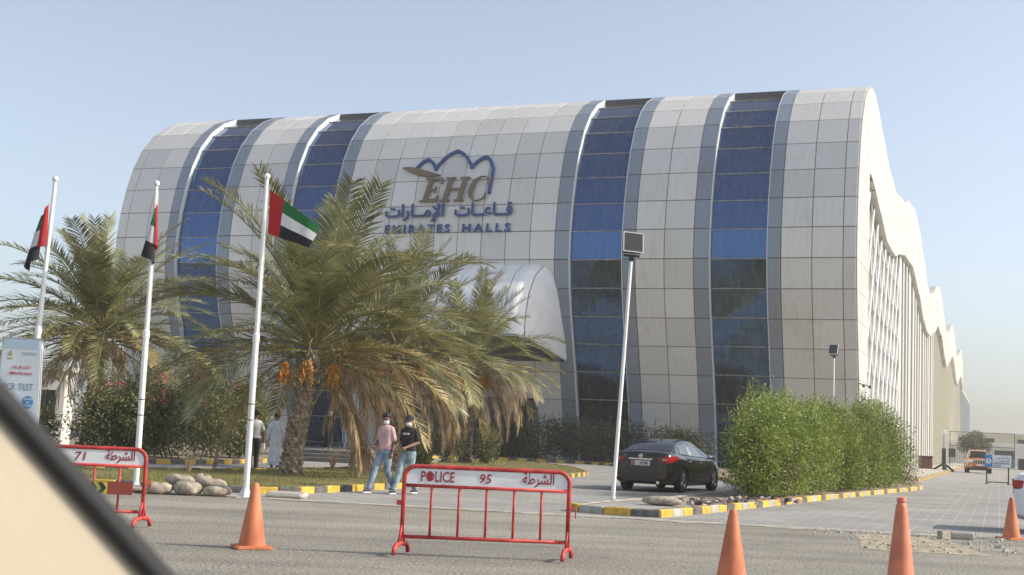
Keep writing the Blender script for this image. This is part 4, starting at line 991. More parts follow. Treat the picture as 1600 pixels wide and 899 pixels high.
bt('EMIRATES HALLS', M['ban_red'], .05, .03, 2.12, .43, .02); bt('PCR TEST', M['ban_ink'], .125, .0, 1.83, .56, .0)
b = MB(); b.prism([(.105*math.cos(R(12*i)), .125*math.sin(R(12*i))) for i in range(30)], 0, .004, Matrix.Rotation(R(90), 4, 'X')); b.build('blue_disc', M['ban_blue'], bn, loc=(.2, -.051, 1.60))
for s_, z in (('OPEN', 1.64), ('24', 1.58), ('HOURS', 1.52)): link('lettering', text_mesh(s_, M['board_white'], .04, .01, .003), bn, (.2, -.056, z), FRONT)
b = MB(); b.prism([(-.04, 0), (.02, -.01), (.05, .03), (.02, .05), (.03, .12), (-.01, .07), (-.03, .05)], 0, .004, Matrix.Rotation(R(90), 4, 'X')); b.build('bird_mark', M['ban_gold'], bn, loc=(-.2, -.051, 2.48))
b = MB()
for k in range(3): b.box((-.2+.035*(k-1), -.052, 2.42), (.028, .003, .03))
b.build('small_caption', M['ban_gold'], bn)

# ------------------------------------------------------------------ entrance steps and rope posts
st = empty('entrance_steps', (-6.6, 51.0, 0), R(-6)); tag(st, 'low wide grey stone steps in front of the entrance, under the palms', 'steps')
for i, (yy, zz) in enumerate(((0, .17), (.45, .31), (.9, .45))):
    b = MB(); b.bbox((0, 3.5+yy*.5+.001*i, zz/2), (4.4-.02*i, 7-yy, zz), .015); b.build('step', mat('step_stone', (.17, .165, .155), .7, var=.2, vscale=3), st)
# ------------------------------------------------------------------ people
SKIN = mat('skin_brown', (.20, .105, .065), .55, var=.1, vscale=10); SKIN2 = mat('skin_tan', (.30, .18, .12), .55)
HAIR = mat('hair', (.012, .010, .009), .7)
def cloth(name, c, var=.15): return mat(name, c, .85, var=var, vscale=7, bump=.35, bscale=14)
def remesh(b, name, m, parent, voxel=.011, it=3):
    me = b.mesh(name, m); o = bpy.data.objects.new(name, me); COL.objects.link(o)
    md = o.modifiers.new('r', 'REMESH'); md.mode = 'VOXEL'; md.voxel_size = voxel
    sm = o.modifiers.new('s', 'SMOOTH'); sm.iterations = it; sm.factor = .5
    dg = bpy.context.evaluated_depsgraph_get(); dg.update(); m2 = bpy.data.meshes.new_from_object(o.evaluated_get(dg))
    bpy.data.objects.remove(o); bpy.data.meshes.remove(me)
    m2.name = name; m2.materials.clear(); m2.materials.append(m)
    for p in m2.polygons: p.use_smooth = True
    return link(name, m2, parent)
def V(*a): return Vector(a)
def limb(b, pts, rads, n=12, flat=1.0):
    """tapered limb with rounded ends, resampled so it bends softly"""
    P = [Vector(p) for p in pts]; out = []; rad = []
    for i in range(len(P)-1):
        for k in range(6): t = k/6; out.append(P[i].lerp(P[i+1], t)); rad.append(rads[i]+(rads[i+1]-rads[i])*t)
    out.append(P[-1]); rad.append(rads[-1]); b.tube(out, rad, n, True, None, flat)
    for p, r_ in zip(P, rads): b.ell(p, (r_*.99, r_*.99, r_*.99), 10, 6)
def torso(b, hip, chest, neck, gr=0.0, w=1.0, bottom=None):
    """stack of ellipses from the pelvis to the shoulders"""
    L = []
    for z, rx, ry in ((-.06, .150, .105), (.03, .160, .115), (.14, .142, .102), (.26, .150, .108), (.38, .158, .112), (.47, .164, .102), (.525, .135, .082), (.56, .075, .065)):
        t = z/.56; c = hip.lerp(chest, min(1, max(0, t/.7))) if t < .7 else chest.lerp(neck, (t-.7)/.3)
        if bottom is not None and z < bottom: continue
        L.append((Vector((c.x, c.y, hip.z+z)), rx*w+gr, ry*w+gr))
    n = 18; vs = []; fs = []
    for c, rx, ry in L:
        for k in range(n): a = 2*math.pi*k/n; vs.append((c.x+rx*math.cos(a), c.y+ry*math.sin(a), c.z))
    for i in range(len(L)-1):
        for k in range(n): fs.append((i*n+k, i*n+(k+1) % n, i*n+n+(k+1) % n, i*n+n+k))
    fs += [tuple(range(n-1, -1, -1)), tuple(range((len(L)-1)*n, len(L)*n))]; b.add(vs, fs)
def hand(b, wrist, d, side, curl=.5, s=1.0):
    """palm with four fingers of unequal length and a thumb leaving its side"""
    d = d.normalized(); w = d.cross(side).normalized(); nrm = w.cross(d).normalized()
    limb(b, [wrist-d*.03, wrist+d*.02, wrist+d*.085], [.024, .030, .036], 10, .62)
    for k, (off, ln) in enumerate(((-.029, .070), (-.010, .080), (.010, .076), (.028, .058))):
        p = wrist+d*.085+w*off*s; q = p+(d*(1-curl*.35)-nrm*curl*.5).normalized()*ln*.5; e = q+(d*(1-curl)-nrm*curl*1.1).normalized()*ln*.5
        limb(b, [p-d*.015, q, e], [.0105, .0098, .0085], 7)
    p = wrist+d*.035+w*-.032; q = p+(d*.6-w*.75-nrm*.2).normalized()*.038; e = q+(d*.9-w*.1-nrm*.35).normalized()*.032
    limb(b, [p, q, e], [.013, .0115, .0095], 7)
def person(loc, rz, lab, top, legs, shoes, skin=SKIN, hair='short', mask=True, cap=None, h=1.72, arms=None, feet=None, sleeve='short', gown=None, scarf=None, headturn=0, voxel=.011, group=None, print_=None, lean=0, watch=False):
    r_ = empty('person', loc, rz); r_.scale = (h/1.72,)*3; tag(r_, lab, 'person', group)
    hipC = V(0, 0, .93); chest = V(0, -lean, 1.30); neck = V(0, -lean*1.3, 1.47); head = V(0, -.015-lean*1.6, 1.615)
    A = arms or {'L': (V(.245, .02, 1.16), V(.27, -.06, .92)), 'R': (V(-.245, .02, 1.16), V(-.27, -.06, .92))}
    Fp = feet or {'L': (V(.10, -.05, .49), V(.11, .0, .085)), 'R': (V(-.10, -.05, .49), V(-.11, .0, .085))}
    Sh = {'L': V(.150, -lean*1.1, 1.41), 'R': V(-.150, -lean*1.1, 1.41)}; Hp = {'L': V(.088, 0, .90), 'R': V(-.088, 0, .90)}
    b = MB(); torso(b, hipC, chest, neck)
    limb(b, [neck-V(0, 0, .06), neck+V(0, 0, .05), head-V(0, -.01, .05)], [.060, .056, .055])
    ht = Matrix.Rotation(headturn, 4, 'Z'); hm = Matrix.Translation(head) @ ht @ Matrix.Rotation(R(8), 4, 'X') @ Matrix.Scale(1.08, 4)
    b.ell((0, .005, .015), (.074, .094, .098), 16, 12, hm); b.ell((0, -.022, -.055), (.056, .062, .062), 14, 10, hm)
    b.add([(-.014, -.085, -.03), (.014, -.085, -.03), (0, -.112, -.026), (0, -.088, .018), (0, -.07, -.01)], [(0, 1, 2), (0, 2, 3), (1, 3, 2), (0, 3, 4), (1, 4, 3), (0, 4, 1)], hm)
    for sx in (-1, 1): b.ell((sx*.076, .012, -.012), (.012, .022, .034), 8, 6, hm)
    for s in 'LR':
        e, w_ = A[s]; limb(b, [Sh[s], e, w_], [.056, .042, .029]); dd = (w_-e).normalized(); hand(b, w_, dd, V(1, 0, 0) if abs(dd.x) < .8 else V(0, 0, 1), .55)
        k, a = Fp[s]; limb(b, [Hp[s], k, a], [.088, .058, .040]); b.ell(a+V(0, -.06, -.045), (.042, .115, .035), 10, 6)
    remesh(b, 'body', skin, r_, voxel)
    if top and not gown:
        b = MB(); torso(b, hipC, chest, neck, .022, 1.02, bottom=-.0)
        for s in 'LR':
            e, w_ = A[s]; sl_end = Sh[s].lerp(e, .80) if sleeve == 'short' else e.lerp(w_, .92)
            limb(b, [Sh[s]+V(0, 0, -.004), sl_end] if sleeve == 'short' else [Sh[s], e, sl_end], [.064, .062] if sleeve == 'short' else [.064, .056, .046])
        sh = remesh(b, 'shirt', top, r_, voxel)
        if print_:
            b = MB(); b.box((0, -.148-lean, 1.335), (.155, .012, .043)); po = b.build('printed_label', M['board_white'], sh)
            link('lettering', text_mesh('CHICAGO', FR, .024, .01, .002, width=.13), po, (0, -.1545-lean, 1.324), FRONT)
    if legs and not gown:
        b = MB(); torso(b, hipC, hipC, hipC, .012, 1.0)
        b2 = MB()
        n = 18; L = [(-.07, .150, .110), (.0, .172, .128), (.07, .158, .118)]
        for z, rx, ry in L:
            for k in range(n): a = 2*math.pi*k/n; b2.v.append((rx*math.cos(a), ry*math.sin(a), .93+z))
        for i in range(2):
            for k in range(n): b2.f.append([i*n+k, i*n+(k+1) % n, i*n+n+(k+1) % n, i*n+n+k]); b2.m.append(0)
        b2.f += [list(range(n-1, -1, -1)), list(range(2*n, 3*n))]; b2.m += [0, 0]
        for s in 'LR':
            k, a = Fp[s]; limb(b2, [Hp[s], k, k.lerp(a, .55), a+V(0, 0, .015)], [.104, .080, .070, .062])
        remesh(b2, 'trousers', legs, r_, voxel)
    if gown:
        b = MB(); n = 20; L = []
        fl = (Fp['L'][1]+Fp['R'][1])/2
        for z, rx, ry in ((.10, .215, .19), (.4, .20, .165), (.7, .185, .145), (.93, .180, .135), (1.1, .175, .128), (1.3, .195, .13), (1.40, .195, .118), (1.455, .15, .09), (1.50, .075, .07)):
            t = max(0, 1-z/.9); L.append((Vector((fl.x*t, fl.y*t-(lean if z > 1.2 else 0), z)), rx, ry))
        vs = []; fs = []
        for c, rx, ry in L:
            for k in range(n): a = 2*math.pi*k/n; q = 1+(.05*math.sin(a*6) if c.z < .8 else 0); vs.append((c.x+rx*q*math.cos(a), c.y+ry*q*math.sin(a), c.z))
        for i in range(len(L)-1):
            for k in range(n): fs.append((i*n+k, i*n+(k+1) % n, i*n+n+(k+1) % n, i*n+n+k))
        fs += [tuple(range(n-1, -1, -1)), tuple(range((len(L)-1)*n, len(L)*n))]; b.add(vs, fs)
        for s in 'LR':
            e, w_ = A[s]; limb(b, [Sh[s], e, e.lerp(w_, .95)], [.078, .070, .062])
        remesh(b, 'gown', gown, r_, voxel)
    for s in 'LR':
        k, a = Fp[s]; dn = V(0, -1, 0); dz = min(.30, max(0, (a.z-.085)*1.6)); b = MB()
        c = a+V(0, -.055, -.04); q = TR(c, -dz)
        b.ell((0, 0, .004), (.047, .135, .042), 14, 8, q); b.ell((0, .055, .03), (.044, .06, .05), 12, 8, q); so_ = remesh(b, 'shoe', shoes, r_, .010, 2)
        b = MB(); b.prism([(.046*math.cos(R(15*i))*(1 if math.sin(R(15*i)) < 0 else .9), .138*math.sin(R(15*i))) for i in range(24)], -.044, -.020, q); b.build('sole', M['board_white'], so_)
    for sx in (-1, 1):
        b = MB(); b.ell((sx*.031, -.083, .012), (.013, .008, .007), 8, 6, hm); b.build('eye', M['black'], r_)
    if hair == 'short':
        b = MB(); rr = random.Random(4); b.ell((0, .018, .045), (.084, .098, .086), 14, 10, hm)
        for i in range(60):
            a = rr.uniform(0, 6.3); p = rr.uniform(.05, 1.5); d = V(math.cos(a)*math.cos(p)*.084, .018+math.sin(a)*math.cos(p)*.098, .048+math.sin(p)*.086)
            if d.y < -.06 and d.z < .075: continue
            b.ell(d, (.018, .018, .018), 6, 4, hm)
        remesh(b, 'hair', HAIR, r_, .010, 1)
    if cap:
        b = MB(); b.ell((0, .012, .05), (.088, .106, .082), 16, 10, hm); b.ell((0, -.085, .052), (.062, .07, .013), 14, 6, hm @ Matrix.Rotation(R(10), 4, 'X')); remesh(b, 'cap', cap, r_, .009, 2)
    if scarf:
        b = MB(); b.ell((0, .012, .02), (.096, .115, .115), 16, 10, hm); b.ell((0, .0, -.11), (.12, .11, .09), 14, 8, hm); b.ell((0, -.11, .0), (.045, .05, .035), 10, 6, hm); sc_ = remesh(b, 'head_scarf', scarf, r_, .012, 2)
    if mask:
        b = MB(); b.ell((0, -.050, -.050), (.062, .056, .050), 14, 10, hm); mk = remesh(b, 'face_mask', M['mask'], r_, .008, 2)
    if watch:
        e, w_ = A['L']; b = MB(); d = (w_-e).normalized(); b.tube([w_-d*.035, w_-d*.010], .034, 10); b.build('wrist_watch', M['black'], r_)
    return r_
M['mask'] = mat('mask_white', (.74, .76, .78), .8)
M['jean'] = cloth('light_denim', (.20, .255, .32), .3); M['jean2'] = cloth('pale_denim', (.25, .32, .36), .3)
pink_t = cloth('pink_tee', (.55, .36, .36)); black_t = cloth('black_tee', (.022, .020, .020)); shoe_m = mat('dark_shoe', (.035, .033, .032), .7)
# local frame: the person faces -Y, own left hand at +X
person((-2.62, 28.35, .0), R(-32), 'person in pink T-shirt, light jeans and white face mask, walking', pink_t, M['jean'], shoe_m, SKIN, 'short', True, None, 1.72,
       {'R': (V(-.215, .05, 1.15), V(-.17, -.15, 1.05)), 'L': (V(.205, .05, 1.14), V(.215, -.03, .90))},
       {'R': (V(-.10, -.20, .53), V(-.12, -.36, .10)), 'L': (V(.08, .00, .50), V(.09, .27, .13))}, headturn=R(38), voxel=.010, watch=True)
person((-2.12, 28.5, .0), R(-26), 'person in black T-shirt, dark cap and white face mask, walking beside the pink shirt', black_t, M['jean2'], shoe_m, SKIN2, None, True, cloth('dark_cap', (.03, .03, .033)), 1.70,
       {'R': (V(-.20, .02, 1.15), V(-.17, -.21, 1.10)), 'L': (V(.225, .03, 1.15), V(.07, -.20, 1.04))},
       {'R': (V(-.10, -.17, .52), V(-.13, -.33, .09)), 'L': (V(.10, -.05, .49), V(.13, .16, .11))}, headturn=R(6), voxel=.010, print_=True)
b = MB(); b.bbox((0, 0, 0), (.075, .15, .009), .004); ph_ = b.build('phone_body', M['black'], None)
ph_.name = 'mobile_phone'; ph_.location = (-2.37, 28.18, 1.11); ph_.rotation_euler = (R(28), 0, R(-12)); tag(ph_, 'dark mobile phone held by the person in the black T-shirt', 'phone')
person((-7.35, 37.85, .0), R(195), 'person in grey-white T-shirt and black trousers, behind the right flagpole', cloth('grey_tee', (.50, .52, .56)), cloth('black_trousers', (.02, .02, .022)), shoe_m, SKIN, 'short', False, None, 1.74,
       {'R': (V(-.25, .05, 1.15), V(-.28, -.05, .90)), 'L': (V(.25, .08, 1.15), V(.28, .06, .90))},
       {'R': (V(-.10, -.14, .51), V(-.10, -.20, .09)), 'L': (V(.10, .02, .49), V(.10, .20, .12))}, voxel=.013)
b = MB(); b.bbox((0, 0, 0), (.10, .05, .20), .015); hb = b.build('paper_bag', M['board_white'], None, loc=(-7.07, 37.80, .72), rot=(0, .1, 0)); tag(hb, 'small white packet in the hand of the person in grey T-shirt', 'packet')
person((-7.28, 41.0, .0), R(190), 'person in a long white gown walking away, half behind the thick palm trunk', None, None, shoe_m, SKIN2, 'short', False, None, 1.72, None,
       {'R': (V(-.08, -.12, .50), V(-.08, -.14, .09)), 'L': (V(.08, .02, .49), V(.08, .16, .10))}, gown=cloth('white_gown', (.66, .68, .74)), voxel=.013)
person((-7.55, 55.2, .45), R(5), 'person in a black gown and grey head scarf standing at the entrance', None, None, shoe_m, SKIN2, None, False, None, 1.64,
       {'R': (V(-.22, -.02, 1.15), V(-.10, -.22, 1.08)), 'L': (V(.22, -.02, 1.15), V(.08, -.24, 1.06))}, None, gown=cloth('black_gown', (.012, .011, .013)), scarf=cloth('grey_scarf', (.24, .23, .24), .5), voxel=.014)
person((-6.85, 55.8, .45), R(20), 'person in ochre top and blue jeans at the entrance, behind hanging dry fronds', cloth('ochre_top', (.28, .14, .03)), M['jean'], shoe_m, SKIN2, None, False, None, 1.62,
       {'R': (V(-.25, -.02, 1.15), V(-.22, -.18, .98)), 'L': (V(.25, -.02, 1.15), V(.22, -.18, .98))}, None, scarf=cloth('navy_scarf', (.03, .035, .05)), sleeve='long', voxel=.014)
# ------------------------------------------------------------------ vehicles
def lerp_tab(tab, x):
    if x <= tab[0][0]: return tab[0][1]
    for (a, va), (b_, vb) in zip(tab, tab[1:]):
        if x <= b_: return va+(vb-va)*(x-a)/(b_-a)
    return tab[-1][1]
def smooth_tab(tab, x):
    d = .06; return (lerp_tab(tab, x-d)+2*lerp_tab(tab, x)+lerp_tab(tab, x+d))/4
def wheel(parent, x, y, r_, side, rim_m, wd=.21):
    w = empty('wheel', (x, y, r_), 0, parent); q = Matrix.Rotation(R(90), 4, 'X'); o = wd/2
    b = MB(); b.lathe([(r_*.66, -o*.2), (r_*.66, -o), (r_*.93, -o), (r_, -o*.75), (r_, o*.75), (r_*.93, o), (r_*.66, o), (r_*.66, o*.2)], 28, q, False); b.build('tyre', M['rubber'], w, smooth=40)
    b = MB(); ys = -side*o   # outer face
    b.lathe([(r_*.64, -.02), (r_*.64, .02)], 24, TR((0, side*(o-.07), 0)) @ q)
    b.build('hub_disc', M['black'], w)
    b = MB(); yo = side*(o-.015)
    for k in range(24):
        a0, a1 = 2*math.pi*k/24, 2*math.pi*(k+1)/24
        b.add([(r_*c*math.cos(a), yy, r_*c*math.sin(a)) for a in (a0, a1) for c, yy in ((.60, yo-side*.03), (.67, yo), (.62, yo+side*.012))], [(0, 1, 4, 3), (1, 2, 5, 4)])
    for k in range(5):
        for da in (-.14, .14):
            a = 2*math.pi*k/5+da; b.add([(r_*c*math.cos(a+e), yo-side*dy, r_*c*math.sin(a+e)) for c, wv in ((.10, .16), (.63, .07)) for e, dy in ((-wv, .015), (wv, .015), (0, -.004))], [(0, 3, 5, 2), (2, 5, 4, 1)])
    b.lathe([(r_*.16, -.01), (r_*.13, .012)], 12, TR((0, yo, 0)) @ q); b.build('rim', rim_m, w)
    return w
def car(loc, rz, sp, lab, name, cat):
    c = empty(name, loc, rz); tag(c, lab, cat); L, hw = sp['L'], sp['hw']; pm = sp['paint']
    # body shell: sections along the length, bottom edge lifted into wheel arches
    xs = sorted(set([0, .02, .05, .1, .16]+[.22+i*(L-.44)/70 for i in range(71)]+[L-.16, L-.1, L-.05, L-.02, L]))
    def arch(x):
        z = 0
        for wx in sp['wx']:
            d = abs(x-wx); ra = sp['wr']+.055
            if d < ra: z = max(z, sp['wr']+math.sqrt(ra*ra-d*d))
        return z
    def sec(x):
        w = hw*smooth_tab(sp['plan'], x); zt = smooth_tab(sp['top'], x); zb = lerp_tab(sp['bot'], x); ar = arch(x); h = zt-zb
        P = [(0, zb), (.80, zb), (.95, zb+h*.09), (.985, zb+h*.28), (1.0, zb+h*.52), (.985, zb+h*.66), (.975, zb+h*.80), (.945, zb+h*.92), (.88, zb+h*.985), (.70, zt+.008), (.35, zt+.02), (0, zt+.024)]
        return [(p[0]*w, max(p[1], min(ar, zb+h*.80)) if ar > zb else p[1]) for p in P]
    b = MB(); S = [sec(x) for x in xs]; n = len(S[0]); cols_ = 2*n-2
    for x, s in zip(xs, S):
        ring = [(x, y, z) for y, z in s]+[(x, -y, z) for y, z in s[-2:0:-1]]
        b.v += ring
    for i in range(len(xs)-1):
        for k in range(cols_): b.f.append([i*cols_+k, i*cols_+(k+1) % cols_, (i+1)*cols_+(k+1) % cols_, (i+1)*cols_+k]); b.m.append(0)
    b.f += [list(range(cols_)), list(range((len(xs)-1)*cols_+cols_-1, (len(xs)-1)*cols_-1, -1))]; b.m += [0, 0]
    b.build('body', pm, c, smooth=32)
    b = MB(); b.box((L/2, 0, .36), (L*.9, hw*1.5, .24)); b.build('underbody', M['black'], c)
    # greenhouse
    gx0, gx1 = sp['roof'][0][0], sp['roof'][-1][0]
    def G(x, v):
        zr = smooth_tab(sp['roof'], x); zb = smooth_tab(sp['top'], x)-.03; wb = hw*lerp_tab(sp['gw'], x); k = min(1, max(0, (zr-zb)/.42)); wr = wb-(wb-hw*sp['rw'])*k
        pts = [(wb, zb), (wr+.035, zb+(zr-zb)*.76), (wr-.015, zb+(zr-zb)*.93), (wr*.86, zr-.004), (wr*.5, zr+.014), (0, zr+.02)]
        vs = [0, .5, .62, .72, .86, 1]
        for i in range(5):
            if v <= vs[i+1]: t = (v-vs[i])/(vs[i+1]-vs[i]); return Vector((x, pts[i][0]+(pts[i+1][0]-pts[i][0])*t, pts[i][1]+(pts[i+1][1]-pts[i][1])*t))
    b = MB(); VS = [0, .1, .25, .5, .56, .62, .67, .72, .79, .86, .93, 1]; gx = [gx0+(gx1-gx0)*i/46 for i in range(47)]
    for sg in (1, -1):
        b.grid(lambda u, v: (lambda p: (p.x, p.y*sg, p.z))(G(gx0+(gx1-gx0)*u, VS[min(int(v*11+.5), 11)])), 46, 11, flip=(sg > 0))
    b.build('roof_shell', pm, c, smooth=40)
    def patch(name, m, x0f, x1f, v0, v1, sg, off=.006, nu=14, nv=8, par=c):
        b = MB()
        def fn(u, v):
            vv = v0+(v1-v0)*v; x = x0f(vv)+(x1f(vv)-x0f(vv))*u; p = G(x, vv); e = .004
            tx = G(x+e, vv)-G(x-e, vv); tv = G(x, min(1, vv+e))-G(x, max(0, vv-e)); nn = tx.cross(tv)
            nn = nn.normalized() if nn.length > 1e-9 else Vector((0, 0, 1))
            if nn.y < 0 and vv < .7: nn = -nn
            if nn.z < 0 and vv >= .7: nn = -nn
            p = p+nn*off; return (p.x, p.y*sg, p.z)
        b.grid(fn, nu, nv, flip=(sg > 0)); return b.build(name, m, par, smooth=True)
    for sg in (1, -1):
        for nm, a, d in sp['win']: 
            wdw = patch(nm, M['glass_dark'] if not sp.get('sideglass') else sp['sideglass'], (lambda a: lambda v: a[0]+(a[1]-a[0])*(v/.5))(a), (lambda d: lambda v: d[0]+(d[1]-d[0])*(v/.5))(d), .10, .47, sg)
            P = []
            for v in (.09, .2, .35, .485): P.append((a[0]+(a[1]-a[0])*v/.5-.008, v))
            P += [(d[0]+(d[1]-d[0])*v/.5+.008, v) for v in (.485, .35, .2, .09)]; P.append(P[0])
            if sp.get('chrome'):
                b = MB(); b.tube([(lambda p: (p.x, (p.y+.008)*sg, p.z))(G(x, v)) for x, v in P], .009, 5); b.build('window_trim', M['chrome'], wdw)
    def wrap(nm, xa, xb, v0):
        b = MB()
        for sg in (1, -1):
            def fn(u, v):
                vv = v0+(1-v0)*v; p = G(xa+(xb-xa)*u, vv); return (p.x+(-.006 if xa < L*.45 else .006), p.y*sg*.985, p.z+.006)
            b.grid(fn, 12, 8, flip=(sg > 0))
        return b.build(nm, M['glass_dark'], c, smooth=True)
    wrap('rear_window', *sp['rearwin']); wrap('windscreen', *sp['screen'])
    for wx in sp['wx']:
        for sg in (1, -1): wheel(c, wx, sg*(hw-.115), sp['wr'], sg, sp['rim'])
    for sg in (1, -1):
        m_ = empty('door_mirror', (sp['mx'], sg*(hw-.03), sp['mz']), 0, c)
        b = MB(); b.ell((0, sg*.12, .03), (.075, .115, .075), 12, 8); b.tube([(0, -sg*.03, -.04), (0, sg*.05, 0)], .022, 6); b.build('mirror_shell', pm, m_, smooth=True)
        b = MB(); b.ell((-.068, sg*.12, .03), (.012, .09, .055), 10, 6); b.build('mirror_glass', M['chrome'], m_, smooth=True)
        for hx, hz in sp['handles']:
            b = MB(); b.bbox((hx, sg*(hw*.988), hz), (.19, .045, .030), .008); b.build('door_handle', M['chrome'], c)
        for dx in sp['seams']:
            b = MB(); zz = smooth_tab(sp['top'], dx)
            s_ = sec(dx); b.tube([(dx, sg*(y+.001), z) for y, z in s_[2:8]], .004, 4); b.build('door_seam', M['black'], c)
    return c, sec
CARPAINT = bpy.data.materials.new('dusty_black_paint'); CARPAINT = mat('dusty_black_paint', (.010, .009, .009), .22, var=.3, vscale=2, coat=.6, col2=(.022, .020, .018))
sedan = dict(L=4.86, hw=.915, paint=CARPAINT, wx=(1.06, 3.87), wr=.335, rim=M['alloy'], chrome=True, sideglass=mat('side_glass_car', (.10, .115, .12), .05, spec=.8),
    plan=[(0, .82), (.06, .90), (.2, .955), (.6, .99), (1.2, 1), (3.6, 1), (4.2, .97), (4.6, .88), (4.8, .74), (4.86, .62)],
    top=[(0, .94), (.03, 1.06), (.12, 1.10), (.45, 1.105), (1.0, 1.06), (1.6, 1.0), (2.6, .95), (3.6, .96), (3.9, .95), (4.5, .83), (4.78, .72), (4.86, .62)],
    bot=[(0, .36), (.04, .28), (.3, .22), (1.4, .17), (3.5, .17), (4.6, .19), (4.86, .28)],
    roof=[(.42, 1.09), (.62, 1.16), (1.0, 1.30), (1.4, 1.405), (1.8, 1.455), (2.2, 1.47), (2.6, 1.45), (2.95, 1.385), (3.35, 1.21), (3.82, .98)],
    gw=[(.42, .78), (1.0, .86), (1.8, .90), (3.0, .90), (3.82, .84)], rw=.60,
    win=[('side_window', (.98, 1.30), (1.93, 1.93)), ('side_window', (2.0, 2.0), (3.35, 2.78))], rearwin=(.55, 1.36, .66), screen=(2.98, 3.72, .64),
    mx=3.13, mz=.98, handles=((1.55, .86), (2.55, .83)), seams=(1.18, 1.97, 3.12))
hd1 = math.atan2(2.6, 1.32)         # direction the sedan points
org = Vector((4.98, 36.37, 0))-Vector((math.cos(hd1), math.sin(hd1), 0))*1.06+Vector((-math.sin(hd1), math.cos(hd1), 0))*.80
sd, sec = car((org.x, org.y, 0), hd1, sedan, 'dusty black sedan seen from behind, parked beside the green hedge', 'sedan_car', 'car')
TAIL = mat('tail_red', (.34, .012, .015), .15, coat=.5); TAILC = mat('tail_clear', (.62, .50, .48), .15)
for sg in (1, -1):
    # lamp wrapping round the rear corner, built on the body surface
    b = MB()
    def tl(u, v):
        x = .0+.62*u**1.6; s_ = sec(max(.012, x)); 
        z0, z1 = (.80+.10*u, .985+.03*u) if u < .95 else (.915, .985)
        z = z0+(z1-z0)*v
        ys = [p for p in s_[2:10]]; y = ys[0][0]
        for (ya, za), (yb, zb) in zip(ys, ys[1:]):
            if za <= z <= zb: y = ya+(yb-ya)*(z-za)/(zb-za)
        return (x-(.018 if u < .3 else .004), sg*(y+.010), z)
    b.grid(tl, 12, 4, flip=(sg > 0)); 
    y0 = sec(.012)[5][0]
    q = [(y0+.012, .80), (y0+.012, .985), (y0-.22, .965), (y0-.30, .93), (y0-.16, .83)]
    b.prism([(sg*a, z) for a, z in q] if sg < 0 else [(sg*a, z) for a, z in q][::-1], 0, .035, Matrix(((0, 0, -1, .018), (1, 0, 0, 0), (0, 1, 0, 0), (0, 0, 0, 1))))
    tl_ = b.build('tail_light', TAIL, sd)
    b = MB(); b.box((-.020, sg*(y0-.06), .905), (.008, .13, .045)); b.build('reversing_lens', TAILC, tl_)
    b = MB(); b.box((-.005, sg*.66, .42), (.02, .10, .05)); b.build('bumper_reflector', TAIL, sd)
b = MB(); b.box((-.014, 0, .905), (.03, .70, .035)); b.build('chrome_strip', M['chrome'], sd)
b = MB(); b.box((-.012, 0, .79), (.02, .54, .135)); pl = b.build('number_plate', M['board_white'], sd)
b = MB(); b.box((-.025, .215, .79), (.006, .085, .12)); b.build('plate_red_field', FR, pl)
REARF = Matrix.Rotation(R(-90), 4, 'Z') @ Matrix.Rotation(R(90), 4, 'X')
o = link('lettering', text_mesh('67280', M['black'], .075, .02, .003, width=.25), pl); o.matrix_local = Matrix.Translation((-.0235, -.10, .752)) @ REARF
for yy, s_, m_ in ((.215, '50', M['board_white']), (.105, '\u0627', M['ban_grey'])):
    o = link('plate_mark', text_mesh(s_, m_, .05, .01, .003), pl); o.matrix_local = Matrix.Translation((-.029 if yy > .2 else -.0235, yy, .765)) @ REARF
b = MB(); b.lathe([(.052, 0), (.062, .012), (.052, .016), (.042, .012), (.042, 0)], 20, TR((-.008, 0, .985), 0, R(-90))); b.box((-.02, 0, .985), (.012, .135, .020)); b.build('emblem', M['chrome'], sd)
b = MB(); b.box((.004, .47, .985), (.006, .11, .018)); b.build('model_badge', M['chrome'], sd)
b = MB(); b.box((-.004, 0, .36), (.05, 1.05, .12)); b.build('rear_diffuser', M['black'], sd)
for zz in (.50, .62): b = MB(); b.box((.0, 0, zz), (.03, 1.28, .012)); b.build('bumper_groove', M['black'], sd)
b = MB(); b.tube([(.10, -.52, .27), (-.03, -.52, .27)], .045, 12); b.build('exhaust_tip', M['chrome'], sd)
b = MB(); b.box((1.62, 0, 1.475), (.10, .05, .05), None, .5); b.build('roof_antenna', M['black'], sd)

WHITEP = mat('white_car_paint', (.72, .73, .75), .25, coat=.5, var=.05)
white = dict(sedan); white.update(paint=WHITEP, chrome=False, sideglass=None)
def white_car(x, y, rz, lab):
    c_, s_ = car((x, y, 0), rz, white, lab, 'parked_car', 'car')
    for sg in (1, -1):
        b = MB(); b.bbox((.10, sg*.775, .90), (.26, .12, .16), .03); b.build('tail_light', TAIL, c_)
        b = MB(); b.bbox((4.62, sg*.62, .68), (.3, .24, .12), .04); b.build('headlight', TAILC, c_)
    b = MB(); b.box((-.012, 0, .76), (.02, .52, .12)); b.build('number_plate', M['board_white'], c_)
    return c_
WC = white_car(9.88, 25.0, R(-21), 'white car at the right edge with only its rear corner in view')
for x, y, lab in ((33.6, 83.0, 'second white car along the right edge, parked far down the road'), (46.5, 113.0, 'farthest white car at the right edge, beyond the green board')):
    white_car(x, y, R(-21), lab)['group'] = 'white cars parked along the right'
WC['group'] = 'white cars parked along the right'

